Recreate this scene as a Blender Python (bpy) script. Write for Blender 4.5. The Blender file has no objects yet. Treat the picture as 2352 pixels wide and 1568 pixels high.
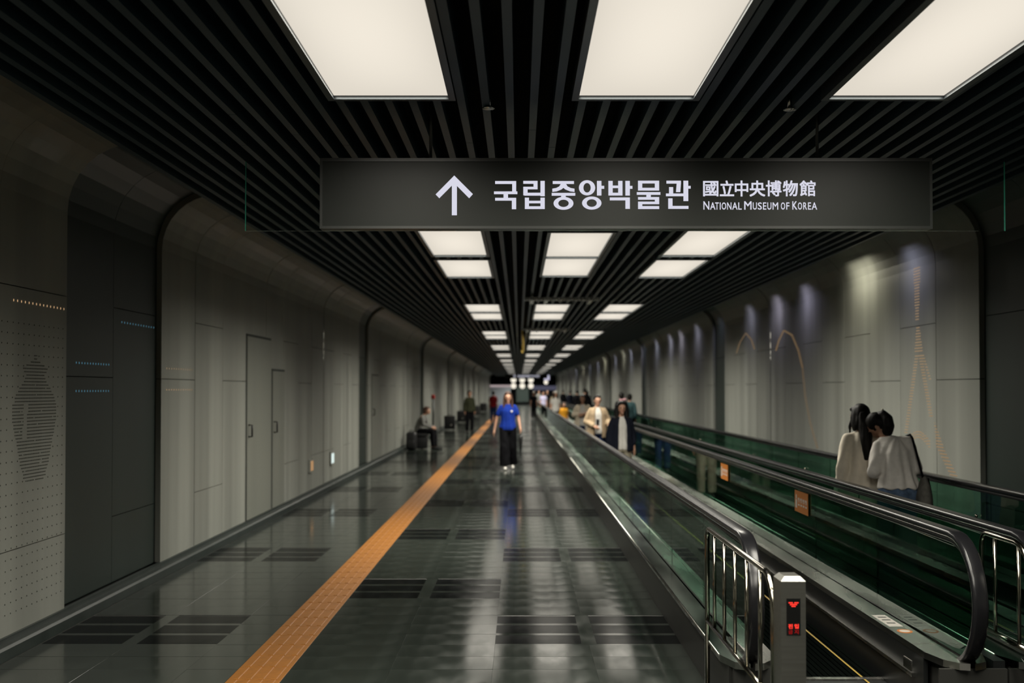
import bpy, bmesh, math, random
from mathutils import Vector, Matrix, noise
random.seed(7)
SC = bpy.context.scene
COL = SC.collection
PI = math.pi

# ---------------------------------------------------------------- camera, world, exposure
cam_d = bpy.data.cameras.new('camera')
cam = bpy.data.objects.new('camera', cam_d); COL.objects.link(cam)
cam.location = (0, 0, 1.70)
cam.rotation_euler = (math.radians(90 + 1.2), 0, 0)
cam_d.sensor_width = 36.0
cam_d.lens = 40.0
cam_d.shift_x = -16 / 2352
cam_d.shift_y = 56 / 2352
cam_d.clip_start = 0.05; cam_d.clip_end = 400
cam_d.dof.use_dof = True
cam_d.dof.focus_distance = 6.3
cam_d.dof.aperture_fstop = 2.0
SC.camera = cam
w = bpy.data.worlds.new('world'); SC.world = w; w.use_nodes = True
w.node_tree.nodes['Background'].inputs[0].default_value = (0.30, 0.42, 0.38, 1)
w.node_tree.nodes['Background'].inputs[1].default_value = 0.004
SC.view_settings.view_transform = 'Standard'
SC.view_settings.look = 'None'
SC.view_settings.gamma = 1
SC.view_settings.use_curve_mapping = False
SC.view_settings.exposure = 0.0
SC.cycles.use_denoising = True
SC.cycles.max_bounces = 8
SC.cycles.diffuse_bounces = 3
SC.cycles.glossy_bounces = 4
SC.cycles.transparent_max_bounces = 24
SC.cycles.caustics_reflective = False
SC.cycles.caustics_refractive = False
SC.cycles.sample_clamp_indirect = 3.0
LAMP_W = 68.0            # each ceiling panel
LAMP_COL = (1.0, 0.955, 0.84)
WASH_W = 1.6            # wall washers on the right

def lamp(name, kind, loc, energy, color, rot=(0, 0, 0), parent=None, **kw):
    d = bpy.data.lights.new(name, kind); d.energy = energy; d.color = color
    for k, v in kw.items(): setattr(d, k, v)
    o = bpy.data.objects.new(name, d); COL.objects.link(o)
    o.location = loc; o.rotation_euler = rot
    if parent: o.parent = parent
    return o

# wall washers hidden in the slot between slats and right cove
for (y, c, e) in [(12.2, (.55, .55, 1.0), 13), (13.9, (1.0, .94, .74), 42), (16.7, (.62, .55, 1.0), 17), (18.6, (.70, .60, 1.0), 17),
                  (20.8, (.62, .58, 1.0), 12), (24.2, (.60, .60, 1.0), 14), (27.0, (.62, .58, 1.0), 14), (29.7, (.75, .65, 1.0), 18), (31.8, (.65, .6, 1.0), 16),
                  (35.0, (.6, .6, 1.0), 15), (39.0, (.65, .6, 1.0), 17), (43.0, (.6, .6, 1.0), 17), (46.0, (.9, .85, .7), 17),
                  (50.0, (.6, .6, 1.0), 17), (56.0, (1.0, .92, .7), 26), (61.0, (.6, .6, 1.0), 20), (68.0, (.6, .6, 1.0), 20), (75.0, (1.0, .92, .7), 24), (84.0, (.6, .6, 1.0), 26)]:
    warm = c[2] < .9
    c = tuple(q + (1 - q) * (0 if warm else .3) for q in c)
    lamp('wall_washer_lamp', 'AREA', (3.90, y, 3.245), e * WASH_W * (.115 if warm else .08), c, rot=(0, math.radians(-24), 0), shape='RECTANGLE', size=.05, size_y=.9 if warm else .42, spread=math.radians(165 if warm else 140))

# ---------------------------------------------------------------- materials
def new_mat(name):
    m = bpy.data.materials.new(name); m.use_nodes = True
    return m, m.node_tree.nodes, m.node_tree.links

def mat(name, col, rough=.5, metal=0.0, spec=.5, noise_scale=None, noise_amt=.15, stretch=(1, 1, 1), bump=0.0, rough_amt=0.0, coat=0.0):
    m, n, l = new_mat(name)
    b = n['Principled BSDF']
    b.inputs['Base Color'].default_value = (*col, 1)
    b.inputs['Roughness'].default_value = rough
    b.inputs['Metallic'].default_value = metal
    b.inputs['Specular IOR Level'].default_value = spec
    if coat: b.inputs['Coat Weight'].default_value = coat
    if noise_scale:
        tc = n.new('ShaderNodeTexCoord'); mp = n.new('ShaderNodeMapping'); mp.inputs['Scale'].default_value = stretch
        nz = n.new('ShaderNodeTexNoise'); nz.inputs['Scale'].default_value = noise_scale; nz.inputs['Detail'].default_value = 4
        l.new(tc.outputs['Object'], mp.inputs['Vector']); l.new(mp.outputs[0], nz.inputs['Vector'])
        mr = n.new('ShaderNodeMapRange'); mr.inputs[1].default_value = .3; mr.inputs[2].default_value = .7
        mr.inputs[3].default_value = 1 - noise_amt; mr.inputs[4].default_value = 1 + noise_amt
        l.new(nz.outputs['Fac'], mr.inputs[0])
        mx = n.new('ShaderNodeMix'); mx.data_type = 'RGBA'; mx.blend_type = 'MULTIPLY'; mx.inputs[0].default_value = 1
        mx.inputs[6].default_value = (*col, 1); l.new(mr.outputs[0], mx.inputs[7]); l.new(mx.outputs[2], b.inputs['Base Color'])
        if rough_amt:
            m2 = n.new('ShaderNodeMapRange'); m2.inputs[1].default_value = .3; m2.inputs[2].default_value = .7
            m2.inputs[3].default_value = rough - rough_amt; m2.inputs[4].default_value = rough + rough_amt
            l.new(nz.outputs['Fac'], m2.inputs[0]); l.new(m2.outputs[0], b.inputs['Roughness'])
        if bump:
            bp = n.new('ShaderNodeBump'); bp.inputs['Strength'].default_value = bump; bp.inputs['Distance'].default_value = .01
            l.new(nz.outputs['Fac'], bp.inputs['Height']); l.new(bp.outputs[0], b.inputs['Normal'])
    return m

def emit(name, col, strength):
    m, n, l = new_mat(name)
    n.remove(n['Principled BSDF'])
    e = n.new('ShaderNodeEmission'); e.inputs[0].default_value = (*col, 1); e.inputs[1].default_value = strength
    l.new(e.outputs[0], n['Material Output'].inputs[0])
    return m

def glass(name, tint, refl_rough=.02):
    m, n, l = new_mat(name)
    n.remove(n['Principled BSDF'])
    tr = n.new('ShaderNodeBsdfTransparent'); tr.inputs[0].default_value = (*tint, 1)
    gl = n.new('ShaderNodeBsdfGlossy'); gl.inputs['Roughness'].default_value = refl_rough; gl.inputs[0].default_value = (.9, 1, .95, 1)
    fr = n.new('ShaderNodeFresnel'); fr.inputs[0].default_value = 1.45
    ge = n.new('ShaderNodeNewGeometry'); iv = n.new('ShaderNodeMath'); iv.operation = 'SUBTRACT'; iv.inputs[0].default_value = 1
    mu = n.new('ShaderNodeMath'); mu.operation = 'MULTIPLY'
    l.new(ge.outputs['Backfacing'], iv.inputs[1]); l.new(fr.outputs[0], mu.inputs[0]); l.new(iv.outputs[0], mu.inputs[1])
    mx = n.new('ShaderNodeMixShader')
    l.new(mu.outputs[0], mx.inputs[0]); l.new(tr.outputs[0], mx.inputs[1]); l.new(gl.outputs[0], mx.inputs[2])
    l.new(mx.outputs[0], n['Material Output'].inputs[0])
    return m

M = {}
M['wall'] = mat('satin_wall_panel', (.245, .252, .226), .46, 0, .22, 2.6, .2, (1, 1, .03), rough_amt=.08)
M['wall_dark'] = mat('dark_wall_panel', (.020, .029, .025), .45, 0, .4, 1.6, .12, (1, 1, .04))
M['seam'] = mat('dark_seam', (.03, .035, .032), .7)  # dark matte finish of the joint strips, wall backing and door frames
M['tile'] = mat('grey_stone_tile', (.026, .032, .027), .125, 0, .5, 7.0, .16, (1, .35, 1), bump=.012, rough_amt=.045)
M['tile_dark'] = mat('black_stone_tile', (.004, .005, .005), .17, 0, .03, 9.0, .2, (1, .35, 1), rough_amt=.04)
M['grout'] = mat('grout', (.045, .046, .042), .6)
M['tactile'] = mat('orange_tactile', (.27, .103, .014), .5, 0, .3, 14, .12)
M['curb'] = mat('dark_curb', (.022, .030, .027), .4, 0, .5, 5, .2)
M['slat'] = mat('slat_paint', (.013, .030, .041), .5, 0, .3, 3, .1, (1, .1, 1))
M['void'] = mat('ceiling_void', (.004, .005, .005), .9, 0, .1)
M['frame_dark'] = mat('fixture_frame', (.05, .06, .066), .4, .2)
def diffuser_mat():
    m, n, l = new_mat('light_diffuser')
    n.remove(n['Principled BSDF'])
    e = n.new('ShaderNodeEmission'); e.inputs[0].default_value = (1.0, .922, .795, 1)
    tc = n.new('ShaderNodeTexCoord'); sp = n.new('ShaderNodeSeparateXYZ'); l.new(tc.outputs['Object'], sp.inputs[0])
    out = []
    for ax, hw in (('X', .30), ('Y', 1.05)):          # tubes behind the sheet: a little brighter in the middle
        q = n.new('ShaderNodeMath'); q.operation = 'DIVIDE'; q.inputs[1].default_value = hw; l.new(sp.outputs[ax], q.inputs[0])
        p2 = n.new('ShaderNodeMath'); p2.operation = 'MULTIPLY'; l.new(q.outputs[0], p2.inputs[0]); l.new(q.outputs[0], p2.inputs[1])
        o = n.new('ShaderNodeMath'); o.operation = 'SUBTRACT'; o.inputs[0].default_value = 1; l.new(p2.outputs[0], o.inputs[1]); out.append(o)
    mu = n.new('ShaderNodeMath'); mu.operation = 'MULTIPLY'; l.new(out[0].outputs[0], mu.inputs[0]); l.new(out[1].outputs[0], mu.inputs[1])
    ma = n.new('ShaderNodeMath'); ma.operation = 'MULTIPLY_ADD'; ma.inputs[1].default_value = .15; ma.inputs[2].default_value = .735
    l.new(mu.outputs[0], ma.inputs[0]); l.new(ma.outputs[0], e.inputs[1]); l.new(e.outputs[0], n['Material Output'].inputs[0])
    return m
M['diffuser'] = diffuser_mat()
M['rubber'] = mat('handrail_rubber', (.007, .007, .008), .24, 0, .38)
M['steel'] = mat('brushed_steel', (.50, .49, .45), .26, 1.0, .5, 30, .08, (1, .02, 1), rough_amt=.05)
M['deck_out'] = mat('outer_deck_steel', (.36, .36, .34), .17, 1.0, .5, 4, .2, (1, .2, 1), rough_amt=.06)
M['steel_deck'] = mat('deck_steel', (.50, .49, .45), .26, 1.0, .5, 4, .2, (1, .2, 1), rough_amt=.06)
M['steel_tube'] = mat('polished_steel_tube', (.30, .28, .23), .14, 1.0)
M['steel_pillar'] = mat('pillar_steel', (.30, .295, .265), .34, 1.0, .5, 60, .1, (.05, 1, 1))
M['skirt'] = mat('black_skirt', (.008, .009, .009), .4, 0, .2)
M['plinth'] = mat('plinth_panel', (.032, .032, .029), .45, .3)
M['pallet'] = mat('pallet_metal', (.003, .004, .0035), .9, .0, .0, 40, .3, (1, .02, 1))
M['yellow'] = mat('yellow_line', (.42, .27, .03), .5)
M['glass'] = glass('green_glass', (.37, .55, .465))
M['glass_clear'] = glass('clear_glass', (.95, .975, .96))
M['glass_edge'] = mat('glass_edge', (.05, .32, .22), .2)
M['sign'] = mat('sign_face', (.009, .011, .009), .45, 0, .25, 4, .1)
M['sign_frame'] = mat('sign_frame', (.018, .02, .018), .4)
M['sign_text'] = emit('sign_lettering', (.80, .80, .93), .86)
M['led_red'] = emit('red_led', (1.0, .045, .03), 1.6)
M['led_red_dim'] = emit('red_led_dim', (1.0, .03, .03), .28)
M['led_black'] = mat('led_window', (.004, .004, .004), .25)
M['led_amber'] = emit('amber_led', (1.0, .62, .33), .55)
M['led_blue'] = emit('blue_led', (.16, .45, .62), .42)
M['led_tower'] = emit('amber_led_dim', (1.0, .66, .36), .34)
M['led_arch'] = emit('amber_led_faint', (1.0, .66, .36), .17)
M['hole'] = mat('perforation_hole', (.012, .014, .012), .9, 0, .1)
M['white_glow'] = emit('white_glow', (.85, 1.0, .95), .9)
M['amber_glow'] = emit('amber_glow', (1.0, .58, .28), .42)
M['door'] = mat('door_leaf', (.19, .198, .172), .45, 0, .5, 2, .06, (1, 1, .05))
M['black'] = mat('black_plastic', (.010, .010, .011), .45)
M['orange'] = mat('orange_sticker', (.36, .115, .014), .5)
M['white_print'] = mat('white_print', (.42, .40, .36), .5)
M['pink_glow'] = emit('pink_light_strip', (1.0, .80, .80), .42)
M['bluewall'] = mat('blue_grey_wall', (.38, .42, .48), .5)
M['teal_dark'] = mat('dark_teal', (.03, .05, .045), .5)
M['violet_glow'] = emit('violet_white_sign', (.80, .76, 1.0), .75)
M['warm_glow'] = emit('warm_lamp', (1.0, .93, .78), 1.0)
M['violet_dim'] = emit('violet_strip', (.42, .42, .62), .16)
M['cable'] = mat('yellow_cable', (.55, .36, .05), .5)
M['red'] = mat('red_cap', (.70, .05, .04), .4)
M['skin'] = mat('skin', (.46, .255, .17), .5, 0, .4)
M['hair'] = mat('black_hair', (.009, .008, .007), .5, 0, .15, 60, .3, (1, 1, .1))
M['hair_brown'] = mat('brown_hair', (.055, .024, .014), .42, 0, .4, 60, .3, (1, 1, .1))
M['eye'] = mat('eye_dark', (.02, .014, .01), .2)
M['lip'] = mat('lip', (.34, .10, .08), .4)
def cloth(name, c, amt=.12): return mat(name, c, .85, 0, .08, 25, amt)

# ---------------------------------------------------------------- mesh helpers
class MB:
    def __init__(s): s.v = []; s.f = []
    def box(s, x0, x1, y0, y1, z0, z1):
        b = len(s.v)
        s.v += [(x0, y0, z0), (x1, y0, z0), (x1, y1, z0), (x0, y1, z0), (x0, y0, z1), (x1, y0, z1), (x1, y1, z1), (x0, y1, z1)]
        s.f += [tuple(b + i for i in q) for q in ((0, 3, 2, 1), (4, 5, 6, 7), (0, 1, 5, 4), (1, 2, 6, 5), (2, 3, 7, 6), (3, 0, 4, 7))]
        return s
    def cbox(s, x0, x1, y0, y1, z0, z1, c):          # box with its top edges chamfered
        b = len(s.v)
        s.v += [(x0, y0, z0), (x1, y0, z0), (x1, y1, z0), (x0, y1, z0), (x0, y0, z1 - c), (x1, y0, z1 - c), (x1, y1, z1 - c), (x0, y1, z1 - c),
                (x0 + c, y0 + c, z1), (x1 - c, y0 + c, z1), (x1 - c, y1 - c, z1), (x0 + c, y1 - c, z1)]
        s.f += [tuple(b + i for i in q) for q in ((0, 3, 2, 1), (0, 1, 5, 4), (1, 2, 6, 5), (2, 3, 7, 6), (3, 0, 4, 7), (4, 5, 9, 8), (5, 6, 10, 9), (6, 7, 11, 10), (7, 4, 8, 11), (8, 9, 10, 11))]
        return s
    def rings(s, rings, cap=True, closed=False):
        b = len(s.v); n = len(rings[0])
        for r in rings: s.v += [tuple(p) for p in r]
        m = len(rings)
        for i in range(m if closed else m - 1):
            for j in range(n):
                a, c = b + i * n + j, b + i * n + (j + 1) % n
                d, e = b + ((i + 1) % m) * n + (j + 1) % n, b + ((i + 1) % m) * n + j
                s.f.append((a, c, d, e))
        if cap and not closed:
            s.f.append(tuple(b + j for j in reversed(range(n)))); s.f.append(tuple(b + (m - 1) * n + j for j in range(n)))
        return s
    def tube(s, pts, r, n=8):
        pts = [Vector(p) for p in pts]
        rr = r if isinstance(r, (list, tuple)) else [r] * len(pts)
        rings = []; up = None
        for i, p in enumerate(pts):
            t = (pts[min(i + 1, len(pts) - 1)] - pts[max(i - 1, 0)]).normalized()
            if up is None:
                up = Vector((0, 0, 1)) if abs(t.z) < .9 else Vector((1, 0, 0))
            x = t.cross(up).normalized(); y = x.cross(t).normalized(); up = y
            rings.append([p + (x * math.cos(2 * PI * k / n) + y * math.sin(2 * PI * k / n)) * rr[i] for k in range(n)])
        return s.rings(rings)
    def sweep(s, pts, xdir, prof):                    # profile (a along xdir, b along path normal)
        pts = [Vector(p) for p in pts]; xdir = Vector(xdir); rings = []
        for i, p in enumerate(pts):
            t = (pts[min(i + 1, len(pts) - 1)] - pts[max(i - 1, 0)]).normalized()
            nrm = xdir.cross(t).normalized()
            rings.append([p + xdir * a + nrm * b for a, b in prof])
        return s.rings(rings)
    def extrude_y(s, poly, y0, y1):                   # poly of (x,z), constant section along y
        return s.rings([[(x, y0, z) for x, z in poly], [(x, y1, z) for x, z in poly]])
    def poly(s, pts):
        b = len(s.v); s.v += [tuple(p) for p in pts]; s.f.append(tuple(range(b, b + len(pts)))); return s
    def ell(s, c, r, nu=12, nv=8, fn=None):
        c = Vector(c); rings = []
        for i in range(1, nv):
            th = PI * i / nv
            ring = []
            for j in range(nu):
                ph = 2 * PI * j / nu
                p = Vector((math.sin(th) * math.cos(ph), math.sin(th) * math.sin(ph), math.cos(th)))
                if fn: p = fn(p)
                ring.append(c + Vector((p.x * r[0], p.y * r[1], p.z * r[2])))
            rings.append(ring)
        rings.reverse()
        return s.rings(rings)
    def mesh(s, name):
        me = bpy.data.meshes.new(name); me.from_pydata(s.v, [], s.f); me.update()
        bm = bmesh.new(); bm.from_mesh(me); bmesh.ops.recalc_face_normals(bm, faces=bm.faces); bm.to_mesh(me); bm.free()
        return me
    def build(s, name, m, parent=None, smooth=False):
        return add(name, s.mesh(name), m, parent, smooth)

def add(name, me, m=None, parent=None, smooth=False):
    if m is not None and len(me.materials) == 0: me.materials.append(M[m] if isinstance(m, str) else m)
    if smooth: me.polygons.foreach_set('use_smooth', [True] * len(me.polygons))
    o = bpy.data.objects.new(name, me); COL.objects.link(o)
    if parent is not None: o.parent = parent
    return o

def dup(o, loc, parent=None, m=None):
    c = o.copy(); COL.objects.link(c); c.location = loc
    if parent is not None: c.parent = parent
    return c

def thing(name, label, cat, loc=(0, 0, 0), rotz=0, group=None, kind=None):
    o = bpy.data.objects.new(name, None); COL.objects.link(o); o.empty_display_size = .1
    o.location = loc; o.rotation_euler = (0, 0, rotz)
    return tag(o, label, cat, group, kind)

def tag(o, label=None, cat=None, group=None, kind=None):
    if label: o['label'] = label
    if cat: o['category'] = cat
    if group: o['group'] = group
    if kind: o['kind'] = kind
    return o

def struct(name, parent=None):
    o = bpy.data.objects.new(name, None); COL.objects.link(o); o['kind'] = 'structure'
    return o

def stuff(o): o['kind'] = 'stuff'; return o

def rprof(w, h, c):                                   # rounded rectangle profile
    pts = []
    for cx, cy, a0 in ((w / 2 - c, h / 2 - c, 0), (-w / 2 + c, h / 2 - c, 90), (-w / 2 + c, -h / 2 + c, 180), (w / 2 - c, -h / 2 + c, 270)):
        for k in range(4):
            a = math.radians(a0 + 30 * k); pts.append((cx + c * math.cos(a), cy + c * math.sin(a)))
    return pts

def glyph_mesh(ch, x0, x1, z0, z1, y, bold=0.0):
    c = bpy.data.curves.new('glyph', 'FONT'); c.body = ch; c.size = 1; c.resolution_u = 3
    o = bpy.data.objects.new('glyph', c); COL.objects.link(o)
    dg = bpy.context.evaluated_depsgraph_get()
    me = bpy.data.meshes.new_from_object(o.evaluated_get(dg))
    bpy.data.objects.remove(o); bpy.data.curves.remove(c)
    V = [(v.co.x, v.co.y) for v in me.vertices]; F = [tuple(q.vertices) for q in me.polygons]
    bpy.data.meshes.remove(me)
    a, b = min(v[0] for v in V), max(v[0] for v in V); d, e = min(v[1] for v in V), max(v[1] for v in V)
    t = bold * (z1 - z0)
    mb = MB()
    for sx_, sz_ in (((-1, -1), (1, -1), (1, 1), (-1, 1), (0, 0)) if bold else ((0, 0),)):
        n0 = len(mb.v)
        mb.v += [((u - a) / max(b - a, 1e-6) * (x1 - x0 - 2 * t) + x0 + t + sx_ * t, y, (w_ - d) / max(e - d, 1e-6) * (z1 - z0 - 2 * t) + z0 + t + sz_ * t) for u, w_ in V]
        mb.f += [tuple(n0 + i for i in f) for f in F]
    out = bpy.data.meshes.new('letter'); out.from_pydata(mb.v, [], mb.f); out.update()
    return out

# ---------------------------------------------------------------- dimensions
XL, XR = -3.30, 4.25          # wall faces
ZS = 3.23                     # underside of the slats
YEND = 130.0
COVE_Z = 3.0; COVE_R = 0.5

# ---------------------------------------------------------------- floor
floor = struct('floor')
MB().box(XL - .1, 1.10, -9, YEND + 6, -.12, -.0025).build('floor_slab', 'grout', floor)
cols = [(-3.20, -2.61), (-2.61, -2.02), (-2.02, -1.71), (-1.39, -.78), (-.78, -.16), (-.16, .47), (.47, 1.09)]
def dark_row(ci, y):
    # groups of three black rows; left field and right field offset from the middle one
    if ci in (0, 1): ph = (y - 7.62) % 3.72
    elif ci in (3, 4): ph = (y - 9.12) % 3.78
    elif ci in (5, 6): ph = (y - 7.62) % 3.72
    else: return False
    return ph < .99
ROW = .333
def tile_bounds(ci, x0, x1, dark):
    if dark: return x0 + (.05 if ci in (1, 4, 6) else .0), x1 - (.05 if ci in (0, 3, 5) else .0)
    return x0, x1
rnd = random.Random(3)
tile_meshes = {}
farv = {'tile': MB(), 'tile_dark': MB()}
count = 0
y0 = 5.625
rows = []
for k in range(0, int((YEND + 4 - y0) / ROW)): rows.append(y0 + k * ROW)
for k in range(1, 44): rows.append(y0 - k * ROW)
for y in rows:
    for ci, (x0, x1) in enumerate(cols):
        dk = dark_row(ci, y + .1)
        m = 'tile_dark' if dk else 'tile'
        a, b = tile_bounds(ci, x0, x1, dk)
        g = .0025 if not dk else .034
        near = 5.6 <= y < 19.4 and count < 290
        if near:
            key = (ci, m)
            w2 = (b - a) / 2 - .0003
            if key not in tile_meshes:
                me = MB().cbox(-w2, w2, -ROW / 2 + g, ROW / 2 - g, -.03, 0, .0004).mesh('floor_tile'); me.materials.append(M[m]); tile_meshes[key] = me
            o = add('floor_tile', tile_meshes[key], None, floor)
            o.location = ((a + b) / 2, y + ROW / 2, rnd.uniform(-.0006, .0006))
            o.rotation_euler = (rnd.uniform(-.0016, .0016), rnd.uniform(-.0012, .0012), 0)
            count += 1
        else:
            mb = farv[m]; n0 = len(mb.v)
            mb.box(a + .0003, b - .0003, y + g, y + ROW - g, -.03, 0)
            tx, ty = rnd.uniform(-.0016, .0016), rnd.uniform(-.0012, .0012)
            for i in range(n0, len(mb.v)):
                vx, vy, vz = mb.v[i]
                mb.v[i] = (vx, vy, vz + (vy - y - ROW / 2) * tx + (vx - (a + b) / 2) * ty)
        if dk:
            # pale stone strip beside the pair of dark tiles
            if ci in (0, 3, 5): farv['tile'].box(b, b + .05, y, y + ROW, -.03, -.0004)
            if ci in (1, 4, 6): farv['tile'].box(a - .05, a, y, y + ROW, -.03, -.0004)
            farv['tile'].box(a, b, y - .031, y + .031, -.03, -.0004)
for k, mb in farv.items(): stuff(mb.build('floor_tile', k, floor))

# tactile strip
strip = thing('tactile_strip', 'orange tactile paving strip with raised bars running along the dark floor', 'tactile paving', (-1.55, 0, 0))
tb = MB().cbox(-.158, .158, -.149, .149, -.03, .002, .002)
for i in range(4):
    cx = -.1125 + .075 * i
    tb.cbox(cx - .0175, cx + .0175, -.142, .142, .0, .0075, .004)
tme = tb.mesh('tactile_tile'); tme.materials.append(M['tactile'])
fs = MB()
for k in range(int((100 + 8) / .3)):
    y = -8 + k * .3 + .15
    if 5.4 < y < 70:
        o = add('tactile_tile', tme, None, strip); o.location = (0, y, 0)
    else:
        fs.box(-.158, .158, y - .149, y + .149, -.03, .002)
        for i in range(4):
            cx = -.1125 + .075 * i; fs.box(cx - .0175, cx + .0175, y - .142, y + .142, .0, .0075)
stuff(fs.build('tactile_tile', 'tactile', strip))

# left curb
bl = MB().extrude_y([(XL - .02, 0), (XL + .09, 0), (XL + .09, .07), (XL + .075, .085), (XL + .02, .085), (XL + .02, .115), (XL - .02, .115)], -9, YEND).build('baseboard_left', 'curb')
bl['kind'] = 'structure'

# ---------------------------------------------------------------- walls with cove
def sections():
    """(y0, y1, kind) along the walls"""
    out = []
    def run(a, b, n, kind):
        for i in range(n): out.append((a + (b - a) * i / n, a + (b - a) * (i + 1) / n, kind))
    run(-9.0, 8.3, 16, 'panel')
    y = 8.3; first = True
    while y < YEND - 1:
        nw = 2.2 if first else 1.4
        run(y, y + nw, 2 if first else 1, 'bay'); y += nw
        run(y, y + 8.7, 8, 'panel'); out.append((y + 8.7, y + 8.76, 'joint'))
        run(y + 8.76, y + 13.0, 4, 'panel'); y += 13.0
        first = False
    return [(a, min(b, YEND), k) for a, b, k in out if a < YEND - .2]
def wall(side):
    sgn = -1 if side == 'left' else 1
    X = XL if side == 'left' else XR
    root = struct('wall_' + side)
    cy, r = COVE_Z, COVE_R
    def top_poly(off, z0, th=.05):
        pts = [(X + sgn * off, z0), (X + sgn * off, cy)]
        xc = X - sgn * r
        for k in range(1, 9):
            a = PI / 2 * k / 8
            pts.append((xc + sgn * (r + off) * math.cos(a), cy + (r + off) * math.sin(a)))
        pts.append((pts[-1][0] - sgn * .15, pts[-1][1]))
        outer = [(x + sgn * th if i < 3 else x + sgn * th * .7, z + (th if i >= 3 else 0)) for i, (x, z) in enumerate(pts)]
        return pts + outer[::-1]
    zb = .115 if side == 'left' else .0
    for i, (a, b, kind) in enumerate(sections()):
        if kind == 'joint':
            MB().extrude_y(top_poly(.05, zb), a, b).build('joint_strip', 'seam', root); continue
        off = .055 if kind == 'bay' else (.0 if i % 3 else .002)
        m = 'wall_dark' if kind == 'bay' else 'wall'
        far = a > 62
        seams = [] if far else ([1.80] if i % 2 == 0 else [.655, 2.38])
        zs = [zb] + seams
        g = .0035
        for j in range(len(zs) - 1):
            x0, x1 = sorted((X + sgn * off, X + sgn * (off + .05)))
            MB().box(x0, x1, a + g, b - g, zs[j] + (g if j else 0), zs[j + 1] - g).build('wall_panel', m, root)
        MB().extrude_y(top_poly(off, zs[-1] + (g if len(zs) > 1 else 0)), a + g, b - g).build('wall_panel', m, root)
    # dark backing behind the joints
    x0, x1 = sorted((X + sgn * .115, X + sgn * .2))
    MB().box(x0, x1, -9, YEND, 0, 3.7).build('wall_backing', 'seam', root)
    return root
wl = wall('left'); wr = wall('right')
wb = MB().box(XL - .2, XR + .2, -9.2, -9.0, 0, 3.7).build('wall_back', 'wall_dark'); wb['kind'] = 'structure'

# ---------------------------------------------------------------- ceiling: void, slats
ceil = struct('ceiling')
MB().box(XL + .3, XR - .3, -9, YEND + 6, 3.62, 3.70).build('ceiling_slab', 'void', ceil)
for k in range(0, 34):
    pass
LX = [-.479, .612, 1.922]          # centres of the three rows of light panels (left, middle, right)
LX = [-.668, .612, 1.922]
PAIRS = [3.75 + 9.4 * k for k in range(14)]; BACK = [-5.65]
HW = .30
def covered(x, hw=.35): return [i for i, lx in enumerate(LX) if abs(x - lx) < hw]
SL_P = .129; n_sl = int((3.63 + 2.53) / SL_P)
joint_ys = [-9, 7.55, 17.2, 36, 128.4]
far_s = MB(); far_n = 0
for i in range(n_sl + 1):
    x = -2.50 + SL_P * i
    segs = []
    if covered(x):
        prev = -3.2
        for k, c in enumerate(PAIRS):
            segs.append((prev, c - 2.32, k)); prev = c + (2.32 if k else 2.22)
            if k < 4 and not (k == 1 and 1 in covered(x)): segs.append((c - .155, c + .155, k))
        segs.append((prev, 128.4, 11))
    else:
        off = rnd.uniform(-1.5, 1.5)
        js = [-9] + [j + off for j in joint_ys[1:-1]] + [128.4]
        segs = [(js[k], js[k + 1] - .006, k) for k in range(len(js) - 1)]
    for (a, b, k) in segs:
        if b - a < .1: continue
        if k <= 6: MB().box(x - .021, x + .021, a, b, ZS, ZS + .13).build('slat', 'slat', ceil)
        else: far_s.box(x - .021, x + .021, a, b, ZS, ZS + .13); far_n += 1
stuff(far_s.build('slat', 'slat', ceil))
stuff(MB().box(-2.53, 3.63, 128.5, YEND, ZS - .02, ZS + .1).build('far_ceiling', 'void', ceil))

# ---------------------------------------------------------------- ceiling light panels
dif_me = MB().box(-HW, HW, -1.05, 1.05, .008, .03).mesh('diffuser'); dif_me.materials.append(M['diffuser'])
fr = MB()
fr.box(-HW - .035, -HW, -1.085, 1.085, -.012, .12); fr.box(HW, HW + .035, -1.085, 1.085, -.012, .12)
fr.box(-HW, HW, -1.085, -1.05, -.012, .12); fr.box(-HW, HW, 1.05, 1.085, -.012, .12); fr.box(-HW, HW, -1.05, 1.05, .04, .12)
fr_me = fr.mesh('light_frame'); fr_me.materials.append(M['frame_dark'])
rown = ['left', 'middle', 'right']
ordn = ['first', 'second', 'third', 'fourth', 'fifth', 'sixth', 'seventh', 'eighth', 'ninth', 'tenth', 'eleventh', 'twelfth', 'thirteenth', 'fourteenth']
for k, c in list(enumerate(PAIRS)) + [(-1, BACK[0])]:
    for r in range(3):
        gap = .02 if (k == 1 and r == 1) else (.17 if k < 2 else .12)
        for h in (0, 1):
            y = c + (-1 if h == 0 else 1) * (1.07 + gap) - (.12 if k == 0 else 0)
            lab = f"white ceiling light panel in the {rown[r]} row, {'nearer' if h == 0 else 'farther'} of its {ordn[k]} pair from the camera"
            if k == 0 and h == 1: lab = f"large white ceiling light panel nearest the camera in the {rown[r]} row, before the hanging sign"
            if k < 0: lab = f"white ceiling light panel above and behind the camera, {rown[r]} row, {('farther back', 'closer')[h]}"
            t = thing('ceiling_light', lab, 'ceiling light', (LX[r], y, ZS), 0, 'white light panels along the ceiling')
            add('diffuser', dif_me, None, t); add('light_frame', fr_me, None, t)
            lamp('panel_lamp', 'AREA', (0, 0, .004), LAMP_W, LAMP_COL, parent=t, shape='RECTANGLE', size=2 * HW - .02, size_y=2.08, spread=math.radians(155))

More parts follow.
